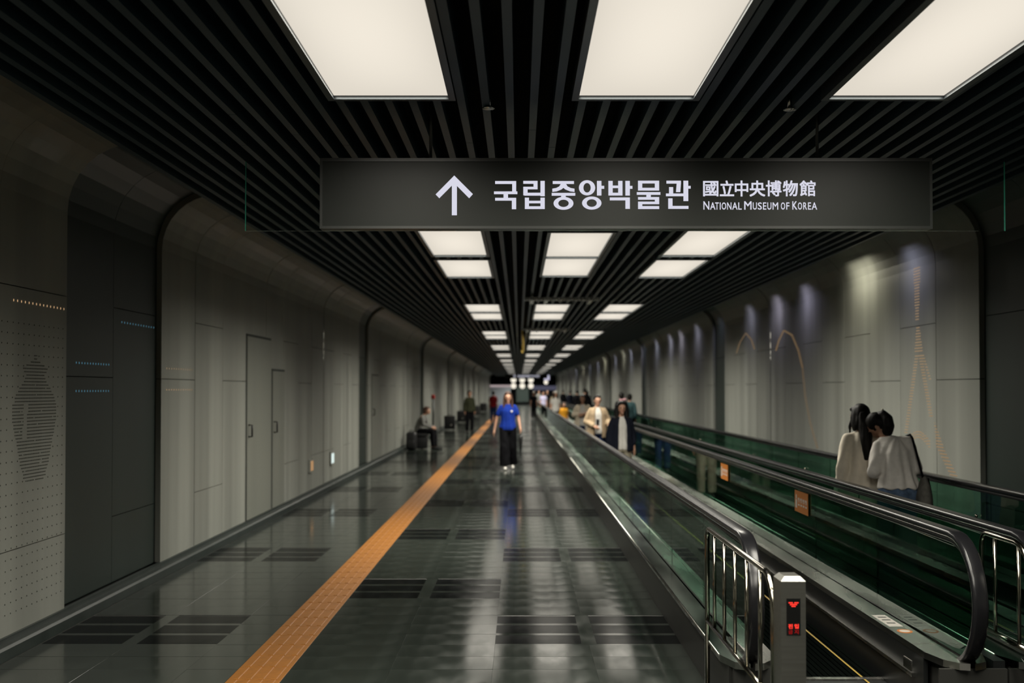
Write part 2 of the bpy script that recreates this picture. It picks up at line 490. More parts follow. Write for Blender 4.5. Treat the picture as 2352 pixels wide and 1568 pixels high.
# ---------------------------------------------------------------- hanging sign (and its far twin)
U = 6.5 / 2613
def sx(px): return (px - 1192) * U
def sz(py): return 1.7 + (895 - py) * U
HANGUL = {
 'guk': [('b', 35, 70, 278, 104), ('b', 232, 70, 278, 192), ('b', 22, 190, 292, 222), ('b', 132, 220, 184, 266), ('b', 35, 264, 278, 297), ('b', 228, 264, 278, 396)],
 'rip': [('b', 360, 68, 525, 102), ('b', 478, 68, 525, 166), ('b', 360, 136, 525, 166), ('b', 360, 136, 410, 235), ('b', 372, 205, 565, 239), ('b', 558, 68, 608, 246),
         ('b', 378, 262, 426, 392), ('b', 558, 262, 608, 392), ('b', 426, 298, 558, 328), ('b', 378, 362, 608, 394)],
 'jung': [('b', 700, 70, 945, 104), ('p', (795, 100), (851, 100), (848, 128), (800, 168), (745, 190), (695, 196), (695, 158), (740, 150), (775, 132)),
          ('p', (851, 100), (795, 100), (798, 128), (846, 168), (901, 190), (951, 196), (951, 158), (906, 150), (871, 132)),
          ('b', 688, 207, 960, 240), ('b', 797, 238, 850, 266), ('o', 824, 328, 115, 75, 60, 42)],
 'ang': [('o', 1096, 148, 94, 88, 42, 55), ('b', 1210, 68, 1262, 238), ('b', 1260, 125, 1294, 160), ('o', 1150, 325, 112, 76, 58, 44)],
 'bak': [('b', 1342, 68, 1392, 238), ('b', 1455, 68, 1505, 238), ('b', 1390, 122, 1457, 152), ('b', 1342, 205, 1505, 238), ('b', 1538, 68, 1590, 238), ('b', 1588, 126, 1620, 160),
         ('b', 1358, 260, 1590, 294), ('b', 1538, 260, 1590, 392)],
 'mul': [('b', 1684, 66, 1928, 98), ('b', 1684, 66, 1733, 180), ('b', 1878, 66, 1928, 180), ('b', 1684, 148, 1928, 180), ('b', 1670, 198, 1942, 230), ('b', 1780, 228, 1832, 258),
         ('b', 1684, 255, 1928, 286), ('b', 1878, 284, 1928, 338), ('b', 1684, 308, 1928, 338), ('b', 1684, 308, 1733, 394), ('b', 1684, 360, 1928, 394)],
 'gwan': [('b', 2012, 66, 2180, 100), ('p', (2130, 98), (2180, 98), (2172, 198), (2122, 198)), ('b', 2042, 140, 2090, 220), ('b', 2006, 214, 2212, 246), ('b', 2208, 66, 2264, 302),
          ('b', 2262, 126, 2292, 158), ('b', 2032, 270, 2082, 392), ('b', 2032, 358, 2266, 392)],
}
def flat_shapes(shapes, fx, fz, y):
    mb = MB()
    for s in shapes:
        if s[0] == 'b':
            _, a, b, c, d = s; mb.poly([(fx(a), y, fz(d)), (fx(c), y, fz(d)), (fx(c), y, fz(b)), (fx(a), y, fz(b))])
        elif s[0] == 'p': mb.poly([(fx(p[0]), y, fz(p[1])) for p in s[1:]][::-1])
        else:
            _, cx, cy, ro, so, ri, si = s; n = 40
            for k in range(n):
                a, b = 2 * PI * k / n, 2 * PI * (k + 1) / n
                mb.poly([(fx(cx + q * math.cos(t)), y, fz(cy + p * math.sin(t))) for t, q, p in ((a, ro, so), (b, ro, so), (b, ri, si), (a, ri, si))])
    return mb
HANJA = [('國', 130, 408, 108, 388), ('立', 432, 692, 100, 385), ('中', 703, 948, 100, 390), ('央', 970, 1255, 100, 392), ('博', 1265, 1548, 98, 388), ('物', 1572, 1845, 98, 388), ('館', 1875, 2165, 98, 385)]
ENG = [('N', 135, 242, 1), ('A', 256, 352, 0), ('T', 346, 414, 0), ('I', 430, 447, 0), ('O', 465, 546, 0), ('N', 563, 642, 0), ('A', 655, 752, 0), ('L', 765, 828, 0),
       ('M', 872, 1006, 1), ('U', 1028, 1102, 0), ('S', 1118, 1192, 0), ('E', 1212, 1272, 0), ('U', 1290, 1364, 0), ('M', 1385, 1487, 0), ('O', 1535, 1612, 0), ('F', 1632, 1690, 0),
       ('K', 1742, 1832, 1), ('O', 1842, 1918, 0), ('R', 1938, 2006, 0), ('E', 2025, 2082, 0), ('A', 2092, 2190, 0)]
def make_sign(label, y0, far=False):
    t = thing('hanging_sign', label, 'sign', (0, y0, 0))
    x0, x1, z0, z1 = sx(733), sx(2145), sz(524), sz(361)
    MB().box(x0 + .015, x1 - .015, .006, .10, z0 + .015, z1 - .02).build('sign_face', 'sign', t)
    f = MB().box(x0, x1, 0, .105, z0, z0 + .015).box(x0, x1, 0, .105, z1 - .02, z1).box(x0, x0 + .015, 0, .105, z0 + .015, z1 - .02).box(x1 - .015, x1, 0, .105, z0 + .015, z1 - .02)
    f.build('sign_frame', 'sign_frame', t)
    gx0, gx1 = sx(557), sx(2320)
    MB().box(gx0 + .003, gx1 - .003, .045, .057, sz(527), sz(366)).build('glass_plate', 'glass_clear', t)
    MB().box(gx0, gx0 + .003, .045, .057, sz(527), sz(366)).build('glass_edge', 'glass_edge', t)
    MB().box(gx1 - .003, gx1, .045, .057, sz(527), sz(366)).build('glass_edge', 'glass_edge', t)
    for px in (987, 1885):
        MB().tube([(sx(px), .05, z1 - .005), (sx(px), .05, 3.62)], .009, 8).build('hanger_rod', 'sign_frame', t, True)
    y = .0045
    ax = lambda v: sx(780 + v / 2.904); az = lambda v: sz(v / 2.904)
    flat_shapes([('b', 747, 1200, 781, 1432), ('p', (763, 1165), (638, 1292), (663, 1318), (764, 1216)), ('p', (763, 1165), (888, 1290), (863, 1318), (762, 1216))], ax, az, y).build('arrow', 'sign_text', t)
    hx = lambda v: sx(1130 + v / 5.004); hz = lambda v: sz(400 + v / 5.004)
    for k, s in HANGUL.items(): flat_shapes(s, hx, hz, y).build('letter', 'sign_text', t)
    jx = lambda v: sx(1600 + v / 7.84); jz = lambda v: sz(400 + v / 7.84)
    for ch, a, b, c, d in HANJA: add('letter', glyph_mesh(ch, jx(a), jx(b), jz(d), jz(c), y, .020), 'sign_text', t)
    for ch, a, b, big in ENG: add('letter', glyph_mesh(ch, jx(a), jx(b), jz(628), jz(476 if big else 497), y, .013), 'sign_text', t)
    return t
make_sign('wide dark hanging sign with arrow and white Korean, Chinese and English lettering', 6.5)
make_sign('small distant hanging sign with white lettering at the end of the ceiling lights', 94.5)

# ---------------------------------------------------------------- moving walkways
def rail_path(y_end, z_top, y_far, r=.325):
    zc = z_top - r; yc = y_end + r
    pts = [(0, y_far, z_top)]
    y = y_far
    for q in (60, 30, 20, 14, 10, 8): pts.append((0, q, z_top))
    pts.append((0, yc + .15, z_top))
    for k in range(0, 15):
        a = math.radians(90 + 12.857 * k)
        pts.append((0, yc + math.cos(a) * r, zc + math.sin(a) * r))
    pts.append((0, yc + .12, zc - r))
    return pts
HR = rprof(.078, .038, .015)
DECK = .33
def walkway(label, xl, xr, y_comb, y_new=5.62, plinth_left=None, plinth_right=None):
    yf = 92.0
    t = thing('moving_walkway', label, 'moving walkway')
    zt = .935
    # pallets
    a, b = xl + .15, xr - .15
    pm = MB().box(a + .012, b - .012, -.196, .196, -.06, .012)
    n = 22
    for i in range(n):
        px = a + .02 + (b - a - .04) * (i + .5) / n
        pm.box(px - .012, px + .012, -.196, .196, .012, .020)
    pme = pm.mesh('pallet'); pme.materials.append(M['pallet'])
    far = MB()
    y = y_comb + .25
    while y < yf:
        if y < 50: o = add('pallet', pme, None, t); o.location = (0, y, 0)
        else: far.box(a + .012, b - .012, y - .196, y + .196, -.06, .018)
        y += .4
    stuff(far.build('pallet', 'pallet', t))
    MB().box(a - .01, b + .01, y_new - .9, yf + 1, -.2, -.062).build('pit', 'skirt', t)
    MB().box(a, b, y_new - .85, y_comb + .0, -.06, .014).build('landing_plate', 'skirt', t)
    MB().box(a, b, y_comb, y_comb + .05, -.06, .022).build('comb_plate', 'steel', t)
    yx = a + .68
    MB().box(yx, yx + .012, y_new - .4, yf, .0202, .0215).build('yellow_line', 'yellow', t)
    for x, s in ((xl, -1), (xr, 1)):
        o = MB().sweep([(x, py, pz) for _, py, pz in rail_path(y_new, zt + .013, yf)], (1, 0, 0), HR).build('handrail', 'rubber', t, True)
        # guide profile under the belt
        MB().sweep([(x, py, pz) for _, py, pz in rail_path(y_new + .036, zt + .013 - .034, yf, .29)][:-6], (1, 0, 0), rprof(.046, .022, .006)).build('rail_guide', 'skirt', t, True)
        # glass panes
        yy = y_new + .40; fg = MB(); first = True
        while yy < yf:
            w2 = 1.5
            if first:
                # end pane with rounded nose following the rail
                pts = [(yy + 1.2, DECK - .01), (yy + 1.2, zt - .035)]
                yc, zc, rr = y_new + .325, zt + .013 - .325, .262
                for k in range(0, 12):
                    an = math.radians(90 + 180 * k / 11); pts.append((yc + rr * math.cos(an), zc + rr * math.sin(an)))
                pts = [(p[0], max(p[1], DECK - .01)) for p in pts]
                MB().rings([[(x - .006, p, z) for p, z in pts], [(x + .006, p, z) for p, z in pts]]).build('glass_pane', 'glass', t)
                yy += 1.2; first = False; continue
            if yy < 45: MB().box(x - .006, x + .006, yy + .004, yy + w2 - .004, DECK - .01, zt - .035).build('glass_pane', 'glass', t)
            else: fg.box(x - .006, x + .006, yy + .004, yy + w2 - .004, DECK - .01, zt - .035)
            yy += w2
        stuff(fg.build('glass_pane', 'glass', t))
        # decks: inner bright one, outer one
        inn = (x + .012, x + .15) if s < 0 else (x - .15, x - .012)
        out = (x - .13, x - .012) if s < 0 else (x + .012, x + .13)
        for nm, (p, q) in (('inner_deck', inn), ('outer_deck', out)):
            edge = []
            pts = [(p, yf), (q, yf)]
            # rounded near end
            c = (p + q) / 2
            nose = y_new + .10
            if nm == 'inner_deck':
                lo, hi = (q, p) if s < 0 else (p, q)      # lo = tread side
                ring = [(hi, yf), (hi, nose), (hi + (lo - hi) * .35, nose + .015), (hi + (lo - hi) * .75, nose + .09), (lo, nose + .26), (lo, yf)]
            else:
                lo, hi = (p, q) if s < 0 else (q, p)
                ring = [(hi, yf), (hi, nose), (hi + (lo - hi) * .6, nose + .04), (lo, nose + .2), (lo, yf)]
            MB().rings([[(u, v, DECK - .035) for u, v in ring], [(u, v, DECK) for u, v in ring]]).build(nm, 'steel_deck' if nm == 'inner_deck' else 'deck_out', t)
            if nm == 'outer_deck': MB().tube([(lo, nose + .22, DECK - .005), (lo, yf, DECK - .005)], .007, 8).build('deck_edge', 'steel', t, True)
        # joint ribs on inner deck
        rb = MB()
        for yj in [y_new + .55 + 2.4 * k for k in range(0, 14)]:
            MB().box(inn[0] + .003, inn[1] - .003, yj, yj + .006, DECK, DECK + .0015).build('deck_joint', 'steel', t)
        # skirt and its guard strip
        k0, k1 = ((x + .125, x + .148) if s < 0 else (x - .148, x - .125))
        MB().box(k0, k1, y_new + .38, yf, -.1, DECK - .035).build('skirt', 'skirt', t)
        g0, g1 = ((k1, k1 + .022) if s < 0 else (k0 - .022, k0))
        MB().box(g0, g1, y_new + .5, yf, .165, .185).build('skirt_guard', 'steel', t)
        # newel base under the loop
        MB().box(x - .10, x + .10, y_new + .21, y_new + .9, 0, DECK - .037).build('newel_base', 'plinth', t)
    return t
w1 = walkway('moving walkway nearest the open floor, carrying people toward the camera', 1.17, 2.27, 6.64)
w2 = walkway('moving walkway beside the right wall, carrying people away from the camera', 2.60, 3.61, 7.88)
# outer plinth towards the floor, shared cover between the two units, filler to the wall
MB().box(1.085, 1.105, 5.80, 92, 0, DECK - .036).build('outer_plinth', 'plinth', w1)
MB().box(1.085, 1.36, 5.78, 5.80, 0, DECK - .036).build('end_panel', 'plinth', w1)
MB().box(2.405, 2.465, 5.8, 92, 0, DECK - .004).build('center_cover', 'skirt', w1)
MB().box(2.12, 2.46, 5.76, 5.78, 0, DECK - .036).build('end_panel', 'plinth', w1)
MB().box(2.47, 2.76, 5.76, 5.78, 0, DECK - .036).build('end_panel', 'plinth', w2)
MB().box(3.75, 4.25, 4.0, 92, 0, .20).build('side_cover', 'skirt', w2)
MB().box(1.10, 4.25, -9, 6.0, -.1, -.004).build('floor_slab', 'skirt', floor)
MB().box(1.10, 4.25, 93, YEND + 6, -.1, -.004).build('floor_slab', 'tile', floor)
MB().box(2.09, 2.0985, 6.10, 6.22, .20, .255).build('switch_plate', 'steel', w1)
# stickers on the glass and deck of the near walkway
def sticker(y, label):
    s = thing('safety_sticker', label, 'sticker', (2.255, y, .80), 0, 'orange stickers on the glass')
    MB().box(-.0035, 0, -.21, .21, -.085, .085).build('backing', 'orange', s)
    p = MB()
    # walking figure and a line of lettering, seen from the walkway side
    MB().ell((-.004, .155, .035), (.001, .02, .02), 10, 6).build('figure', 'white_print', s)
    MB().box(-.0045, -.0036, .13, .18, -.055, .012).build('figure', 'white_print', s)
    for i in range(4):
        m = MB(); y0 = .105 - .077 * i
        for (ya, yb, za, zb) in ((0, .034, .012, .030), (.012, .022, -.008, .014), (.042, .054, -.004, .032), (.006, .054, -.032, -.018)):
            m.box(-.0042, -.0036, y0 - yb, y0 - ya, za, zb)
        m.build('mark', 'white_print', s)
    return s
sticker(9.1, 'larger orange safety sticker with white figure and lettering on the walkway glass')
sticker(12.5, 'smaller orange safety sticker further along the walkway glass')
dk = MB().box(2.145, 2.225, 6.62, 6.95, DECK, DECK + .0012).build('caution_label', 'white_print', w1); dk['label'] = 'pale caution label'
for q in (6.70, 6.79, 6.87): MB().box(2.16, 2.21, q, q + .022, DECK + .0012, DECK + .0018).build('caution_mark', 'skirt', dk)
ov = MB().rings([[(2.19 + .042 * math.cos(2 * PI * k / 20), 6.49 + .052 * math.sin(2 * PI * k / 20), z) for k in range(20)] for z in (DECK, DECK + .0012)]).build('oval_label', 'orange', w1); ov['label'] = 'orange oval label'
MB().rings([[(2.19 + .030 * math.cos(2 * PI * k / 20), 6.49 + .030 * math.sin(2 * PI * k / 20), z) for k in range(20)] for z in (DECK + .0012, DECK + .0018)]).build('oval_mark', 'white_print', ov)
# glass bolts on the far balustrade
for yb in (8.95, 14.3, 17.4, 18.5, 22.6, 29.5):
    MB().ell((3.60 - .012, yb, .66 + .05), (.012, .016, .016), 10, 6).build('glass_bolt', 'steel_tube', w2, True)

# ---------------------------------------------------------------- guard fences and LED pillars
def fence(label, x, ya, yb, bars):
    t = thing('guard_fence', label, 'fence', (x, 0, 0))
    zt = .945; r = .0135; c = .07
    pts = [(0, yb, 0), (0, yb, zt - c)]
    for k in range(1, 5): an = PI / 2 * k / 4; pts.append((0, yb - c + c * math.cos(an), zt - c + c * math.sin(an)))
    for k in range(0, 5): an = PI / 2 * k / 4; pts.append((0, ya + c * 2.2 - c * 2.2 * math.sin(an), zt - c * 2.2 + c * 2.2 * math.cos(an)))
    pts.append((0, ya, 0))
    MB().tube(pts, r, 14).build('frame_tube', 'steel_tube', t, True)
    MB().tube([(0, ya, .44), (0, yb, .44)], .013, 12).build('lower_rail', 'steel_tube', t, True)
    for y in bars: MB().tube([(0, y, .44), (0, y, zt)], .0095, 10).build('baluster', 'steel_tube', t, True)
    for y in (ya, yb): MB().tube([(0, y, 0), (0, y, .012)], .034, 14).build('foot_flange', 'steel_tube', t, True)
    return t
fence('polished steel guard fence with balusters at the near end of the left handrail', 1.03, 4.62, 6.25, [6.02, 5.73, 5.45, 5.17, 4.88])
fence('short polished steel guard fence at the right edge between the two walkways', 2.46, 5.50, 6.07, [5.90, 5.62])
DOTS = [(-3, 2), (-2, 2), (-1, 2), (1, 2), (2, 2), (3, 2), (-2, 1), (-1, 1), (0, 1), (1, 1), (2, 1), (-1, 0), (0, 0), (1, 0)]
def pillar(label, x0, x1, y0, y1, h=.95):
    t = thing('led_pillar', label, 'bollard', ((x0 + x1) / 2, y0, 0))
    w2, d = (x1 - x0) / 2, y1 - y0
    b = MB().box(-w2, w2, 0, d, 0, h)
    b.build('post', 'steel_pillar', t)
    c = .018
    MB().rings([[(-w2, 0, h), (w2, 0, h), (w2, d, h), (-w2, d, h)], [(-w2 + c, c, h + .018), (w2 - c, c, h + .018), (w2 - c, d - c, h + .018), (-w2 + c, d - c, h + .018)]]).build('cap', 'steel_pillar', t)
    zc0, zc1 = h - .210, h - .066
    win = MB().box(-.027, .027, -.003, .0, zc0, zc1).build('display_window', 'led_black', t)
    dd = MB()
    for i, j in DOTS:
        cx, cz = i * .0056, zc1 - .030 + j * .0068
        dd.rings([[(cx + .0026 * math.cos(2 * PI * k / 8), yy, cz + .0028 * math.sin(2 * PI * k / 8)) for k in range(8)] for yy in (-.0042, -.003)])
    s = stuff(dd.build('arrow_dots', 'led_red', win)); s['label'] = 'red down arrow of lit dots'
    for i, ch in enumerate('진입금지'):
        r, cidx = divmod(i, 2)
        a = -.0205 + .0235 * cidx; z = zc0 + .0275 - .0215 * r
        add('letter', glyph_mesh(ch, a, a + .0165, z, z + .0175, -.0036, .03), 'led_red' if r == 0 else 'led_red_dim', win)
    return t
pillar('steel pillar with red LED arrow display at the end of the guard fence', 1.025, 1.122, 4.47, 4.60)
pillar('steel pillar cut by the right picture edge beside the short fence', 2.455, 2.575, 5.38, 5.50, 1.0)

# ---------------------------------------------------------------- wall details
def lmap(px, py, X=XL):          # point on a wall seen at a pixel
    D = X * 2613 / (px - 1192); return D, 1.7 + (895 - py) * D / 2613
def dot_mesh(points, X, sgn, ry, rz, th=.0015):
    mb = MB()
    for (y, z) in points:
        ring = [(y + ry * math.cos(2 * PI * k / 6), z + rz * math.sin(2 * PI * k / 6)) for k in range(6)]
        mb.rings([[(X, a, b) for a, b in ring], [(X - sgn * th, a, b) for a, b in ring]])
    return mb
# vase of perforations on the nearest left panels
PROF = [(1.934, .03), (1.905, .03), (1.895, .05), (1.875, .115), (1.85, .20), (1.825, .20), (1.815, .15), (1.785, .15), (1.75, .19), (1.72, .24), (1.69, .27), (1.66, .31), (1.62, .345), (1.50, .352),
        (1.45, .335), (1.40, .315), (1.35, .29), (1.30, .265), (1.25, .245), (1.20, .225), (1.15, .20), (1.10, .165), (1.08, .13)]
def prof(z):
    for (za, wa), (zb, wb) in zip(PROF, PROF[1:]):
        if zb <= z <= za: return wb + (wa - wb) * (z - zb) / (za - zb)
    return 0
pts = []
z = 1.932
while z > 1.08:
    hw = prof(z); nn = int(hw / .0172)
    for i in range(-nn, nn + 1):
        u = i * .0172
        hl = abs(u + .15 + .10 * (1.55 - z)) < .03 and 1.36 < z < 1.60
        if hl or rnd.random() < .02: continue
        pts.append((7.765 + u, z))
    z -= .0222
ob = stuff(dot_mesh(pts, XL, -1, .0030, .0046).build('vase_perforations', 'hole', wl)); ob['label'] = 'vase outline made of dark perforations'
pts = []
for i in range(-2, 60):
    y = 6.2 + .081 * i
    if y > 8.27: break
    for j in range(30):
        z = .25 + .07 * j
        if z < 2.2 and abs(y - 7.765) > prof(z) + .02: pts.append((y, z))
stuff(dot_mesh(pts, XL, -1, .0035, .0050).build('perforations', 'hole', wl))
def led_row(n, y0, y1, z0, z1, X, mname, sgn=-1, ry=.0045, rz=.009):
    pts = [(y0 + (y1 - y0) * i / (n - 1), z0 + (z1 - z0) * i / (n - 1)) for i in range(n)]
    stuff(dot_mesh(pts, X, sgn, ry, rz).build('led_row', mname, wl))
led_row(15, 7.42, 8.24, 2.285, 2.285, XL, 'led_amber')
led_row(13, 8.62, 9.30, 1.905, 1.905, XL - .055, 'led_blue')
led_row(13, 8.62, 9.30, 1.690, 1.690, XL - .055, 'led_blue')
led_row(13, 9.60, 10.44, 2.27, 2.27, XL - .055, 'led_blue')
led_row(12, 10.66, 11.48, 1.90, 1.90, XL, 'led_tower')
led_row(12, 10.66, 11.48, 1.70, 1.70, XL, 'led_amber', ry=.004, rz=.008)
# patterns of amber dots on the right wall
def band(path, w, pitch=.022, pz=.030):
    """dots filling a band of half width w (along y) around a polyline of (y, z)"""
    out = []
    for (ya, za), (yb, zb), (wa, wb_) in zip(path, path[1:], zip(w, w[1:])):
        L = max(abs(za - zb), 1e-4); n = max(1, int(L / pz))
        for i in range(n):
            t = i / n; yc = ya + (yb - ya) * t; z = za + (zb - za) * t; hw = wa + (wb_ - wa) * t
            m = int(hw / pitch)
            for k in range(-m, m + 1): out.append((yc + k * pitch, z))
    return out
tower = []
tower += band([(12.13, 3.06), (12.13, 2.42)], [.11, .05]) + band([(12.11, 2.36), (12.09, 2.08)], [.05, .13])
tower += band([(12.15, 2.06), (12.52, 1.20)], [.05, .06]) + band([(12.04, 2.06), (11.73, 1.40)], [.05, .05]) + band([(11.96, 2.06), (11.74, 1.78)], [.04, .03])
tower += band([(11.64, 1.36), (11.50, 1.12), (11.06, .80)], [.02, .10, .11])
for k in range(11):
    a = k / 10; yy = 12.42 - .62 * a; zz = 1.14 + .085 * math.sin(PI * a)
    tower += [(yy + q * .022, zz + p * .03) for q in range(-1, 2) for p in (-1, 0, 1)]
o = stuff(dot_mesh(tower, XR, 1, .0085, .0065).build('tower_dots', 'led_tower', wr)); o['label'] = 'tall tapering tower drawn in amber dots'
arch = []
def arcp(path, n=40):
    out = []
    for (a, b), (c, d) in zip(path, path[1:]):
        for i in range(n // len(path)): t = i / (n // len(path)); out.append((a + (c - a) * t, b + (d - b) * t))
    return out
for p in arcp([(22.2, 2.42), (21.9, 2.6), (21.3, 2.76), (20.8, 2.62), (20.5, 2.42)], 60) + arcp([(18.8, 2.35), (18.6, 2.5), (18.24, 2.65), (17.7, 2.55), (17.3, 2.3), (17.05, 2.03), (16.9, 1.6), (16.6, 1.2), (16.2, .85)], 120):
    arch += [(p[0] + q * .045, p[1]) for q in (-1, 0, 1)]
o = stuff(dot_mesh(arch, XR, 1, .014, .010).build('arch_dots', 'led_arch', wr)); o['label'] = 'arches drawn in amber dots'

# doors on the left wall
def door(name, ya, yb, h):
    r = struct(name)
    MB().box(XL, XL + .012, ya + .03, yb - .03, .12, h - .03).build('door_leaf', 'door', r)
    f = MB().box(XL, XL + .006, ya, ya + .03, .12, h).box(XL, XL + .006, yb - .012, yb, .12, h).box(XL, XL + .006, ya, yb, h - .03, h)
    f.build('door_frame', 'seam', r)
    MB().tube([(XL + .012, ya + .10, 1.13), (XL + .055, ya + .10, 1.13), (XL + .055, ya + .10, 1.27), (XL + .012, ya + .10, 1.27)], .012, 8).build('door_handle', 'black', r, True)
door('door_1', 13.75, 15.12, 2.38)
door('door_2', 15.18, 16.0, 1.98)
door('door_3', 25.5, 26.7, 2.05)
def small_wall_lamp(name, label, y, z, w2, h2, m, cat):
    t = thing(name, label, cat, (XL, y, z))
    MB().box(0, .03, -w2 - .03, w2 + .03, -h2 - .03, h2 + .03).build('housing', 'wall', t)
    MB().box(.03, .036, -w2, w2, -h2, h2).build('lens', m, t)
    return t
small_wall_lamp('guide_light', 'small white glowing guide light low on the left wall', 20.0, .50, .12, .085, 'white_glow', 'light')
small_wall_lamp('amber_light', 'small dim amber light low on the left wall beside the white one', 18.0, .50, .10, .075, 'amber_glow', 'light')
for X, s, root in ((XL, 1, wl), (XR, -1, wr)):
    yj = 19.23
    for z, h in ((2.62, .05), (2.45, .045), (2.33, .03), (2.24, .02)):
        x0, x1 = sorted((X - s * .03, X - s * .01))
        MB().box(x0, x1, yj - .028, yj + .028, z - h, z + h).build('joint_light', 'warm_glow', root)

# ceiling bits
def sprinkler(x, y, label):
    t = thing('sprinkler_head', label, 'sprinkler', (x, y, ZS), 0, 'sprinkler heads between the slats')
    MB().tube([(0, 0, .1), (0, 0, -.005)], .012, 10).build('pipe', 'steel', t, True)
    MB().tube([(0, 0, -.005), (0, 0, -.012)], [.03, .034], 14).build('deflector', 'steel', t, True)
sprinkler(-.165, 6.12, 'small chrome sprinkler head between the left and middle ceiling lights')
sprinkler(1.47, 6.15, 'small chrome sprinkler head between the middle and right ceiling lights')
def rail_bar(y, x0, x1, label, drop=.06):
    t = thing('ceiling_rail', label, 'rail', (0, y, 0), 0, 'grey rails hung under the slats')
    MB().box(x0, x1, -.05, .05, ZS - drop - .05, ZS - drop).build('cross_bar', 'steel', t)
    for x in (x0 + .12, x0 + .35, x1 - .12): MB().box(x - .03, x + .03, .05, .95, ZS - drop - .04, ZS - drop).build('side_bar', 'steel', t)
    for x in (x0 + .12, x1 - .12): MB().tube([(x, 0, ZS - drop), (x, 0, ZS + .1)], .012, 8).build('hanger_rod', 'steel', t)
rail_bar(18.1, .09, 1.28, 'grey metal rail hung under the ceiling slats before the third light pair')
rail_bar(27.3, .09, 1.25, 'grey metal rail hung under the ceiling slats farther down the passage')
c = MB().tube([(.08 + .04 * math.sin(k / 3), 29 + .65 * k, ZS - .03 - .42 * math.sin(PI * k / 12) ** 1.0) for k in range(13)], .022, 8).build('yellow_cable', 'cable', None, True)
tag(c, 'thin yellow cable sagging from the ceiling between two rows of lights', 'cable')

# ---------------------------------------------------------------- far end
we = struct('wall_end')
MB().box(XL - .2, XR + .2, YEND, YEND + .3, 2.25, 3.75).build('fascia', 'void', we)
MB().box(XL, -.95, YEND + .01, YEND + .2, 0, 2.25).build('wall_panel', 'bluewall', we)
MB().box(XL, -.95, YEND - .10, YEND + .005, 2.02, 2.22).build('light_strip', 'pink_glow', we)
MB().box(-.30, 1.1, YEND + .01, YEND + .2, .3, 2.0).build('dark_door', 'teal_dark', we)
MB().box(1.6, XR, YEND - .06, YEND + .2, 1.65, 2.15).build('light_strip', 'violet_dim', we)
MB().box(XL - .2, XR + .2, YEND + 6, YEND + 6.2, 0, 3.7).build('wall_panel', 'bluewall', we)
for iy, z in enumerate((2.82, 2.13)):
    for ix, x in enumerate((-.62, .38, 1.36)):
        t = thing('wall_light', f"round-looking bright lamp at the far end, {('upper', 'lower')[iy]} row, {('left', 'middle', 'right')[ix]}", 'lamp', (x, YEND - .03, z), 0, 'bright lamps at the far end')
        MB().tube([(0, .03, 0), (0, -.02, 0)], .34, 20).build('rim', 'frame_dark', t, True)
        MB().tube([(0, -.02, 0), (0, -.035, 0)], .31, 20).build('lens', 'warm_glow', t, True)
t = thing('lit_panel', 'small violet-white lit sign above a warm lamp near the far right', 'sign', (2.42, 100, 0))
MB().box(-.22, .26, 0, .08, 2.55, 2.98).build('panel', 'violet_glow', t)
MB().tube([(-.05, 0, 2.35), (-.05, .08, 2.35)], .18, 16).build('lamp', 'warm_glow', t, True)
MB().tube([(0, .04, 2.98), (0, .04, 3.4)], .02, 8).build('hanger_rod', 'sign_frame', t)

# ---------------------------------------------------------------- things along the left wall
def rbox(name, w, d, h, m, parent, z0=0, x=0, y=0, bev=.03):
    bm = bmesh.new(); bmesh.ops.create_cube(bm, size=1)
    bmesh.ops.scale(bm, vec=(w, d, h), verts=bm.verts); bmesh.ops.translate(bm, vec=(x, y, z0 + h / 2), verts=bm.verts)
    bmesh.ops.bevel(bm, geom=list(bm.edges), offset=bev, segments=3, affect='EDGES', profile=.5)
    me = bpy.data.meshes.new(name); bm.to_mesh(me); bm.free()
    return add(name, me, m, parent, True)
def case(x, y, label, w=.46, h=.55):
    t = thing('black_case', label, 'case', (x, y, 0), 0, 'black boxes along the left wall')
    rbox('shell', w, .34, h, 'black', t, .05)
    for sx_ in (-1, 1):
        MB().tube([(sx_ * (w / 2 - .06) - .015, 0, .035), (sx_ * (w / 2 - .06) + .015, 0, .035)], .035, 10).build('wheel', 'black', t, True)
    MB().tube([(-.1, 0, h + .05), (-.1, 0, h + .09), (.1, 0, h + .09), (.1, 0, h + .05)], .012, 8).build('handle', 'black', t, True)
    MB().ell((.06, -.172, .22), (.04, .006, .04), 10, 6).build('badge', 'steel', t, True)
case(-2.92, 48, 'black wheeled case nearest the seated person by the left wall')
case(-2.98, 59, 'second black wheeled case beyond the seated person by the left wall')
case(-2.80, 74, 'black wheeled case behind the standing dark clothed person', .5, .6)
case(-2.75, 88, 'farthest black wheeled case before the person in red', .5, .6)
t = thing('red_post', 'thin grey post with red cap standing by the left wall', 'post', (-3.0, 39.8, 0))
MB().tube([(0, 0, .02), (0, 0, 1.40)], .035, 10).build('pole', 'curb', t, True)
MB().tube([(0, 0, 0), (0, 0, .03)], .16, 14).build('base', 'curb', t, True)
rbox('cap', .12, .12, .14, 'red', t, 1.38)

# ---------------------------------------------------------------- people
def remesh(mb, name, voxel, smooth=4, disp=None):
    me = mb.mesh(name)
    o = bpy.data.objects.new(name, me); COL.objects.link(o)
    r = o.modifiers.new('r', 'REMESH'); r.mode = 'VOXEL'; r.voxel_size = voxel; r.adaptivity = 0
    s = o.modifiers.new('s', 'SMOOTH'); s.factor = .5; s.iterations = smooth
    dg = bpy.context.evaluated_depsgraph_get()
    out = bpy.data.meshes.new_from_object(o.evaluated_get(dg)); out.name = name
    bpy.data.objects.remove(o); bpy.data.meshes.remove(me)
    if disp:
        nr = [v.normal.copy() for v in out.vertices]
        for v, nn in zip(out.vertices, nr): v.co += nn * disp(v.co)
    out.materials.clear()
    return out

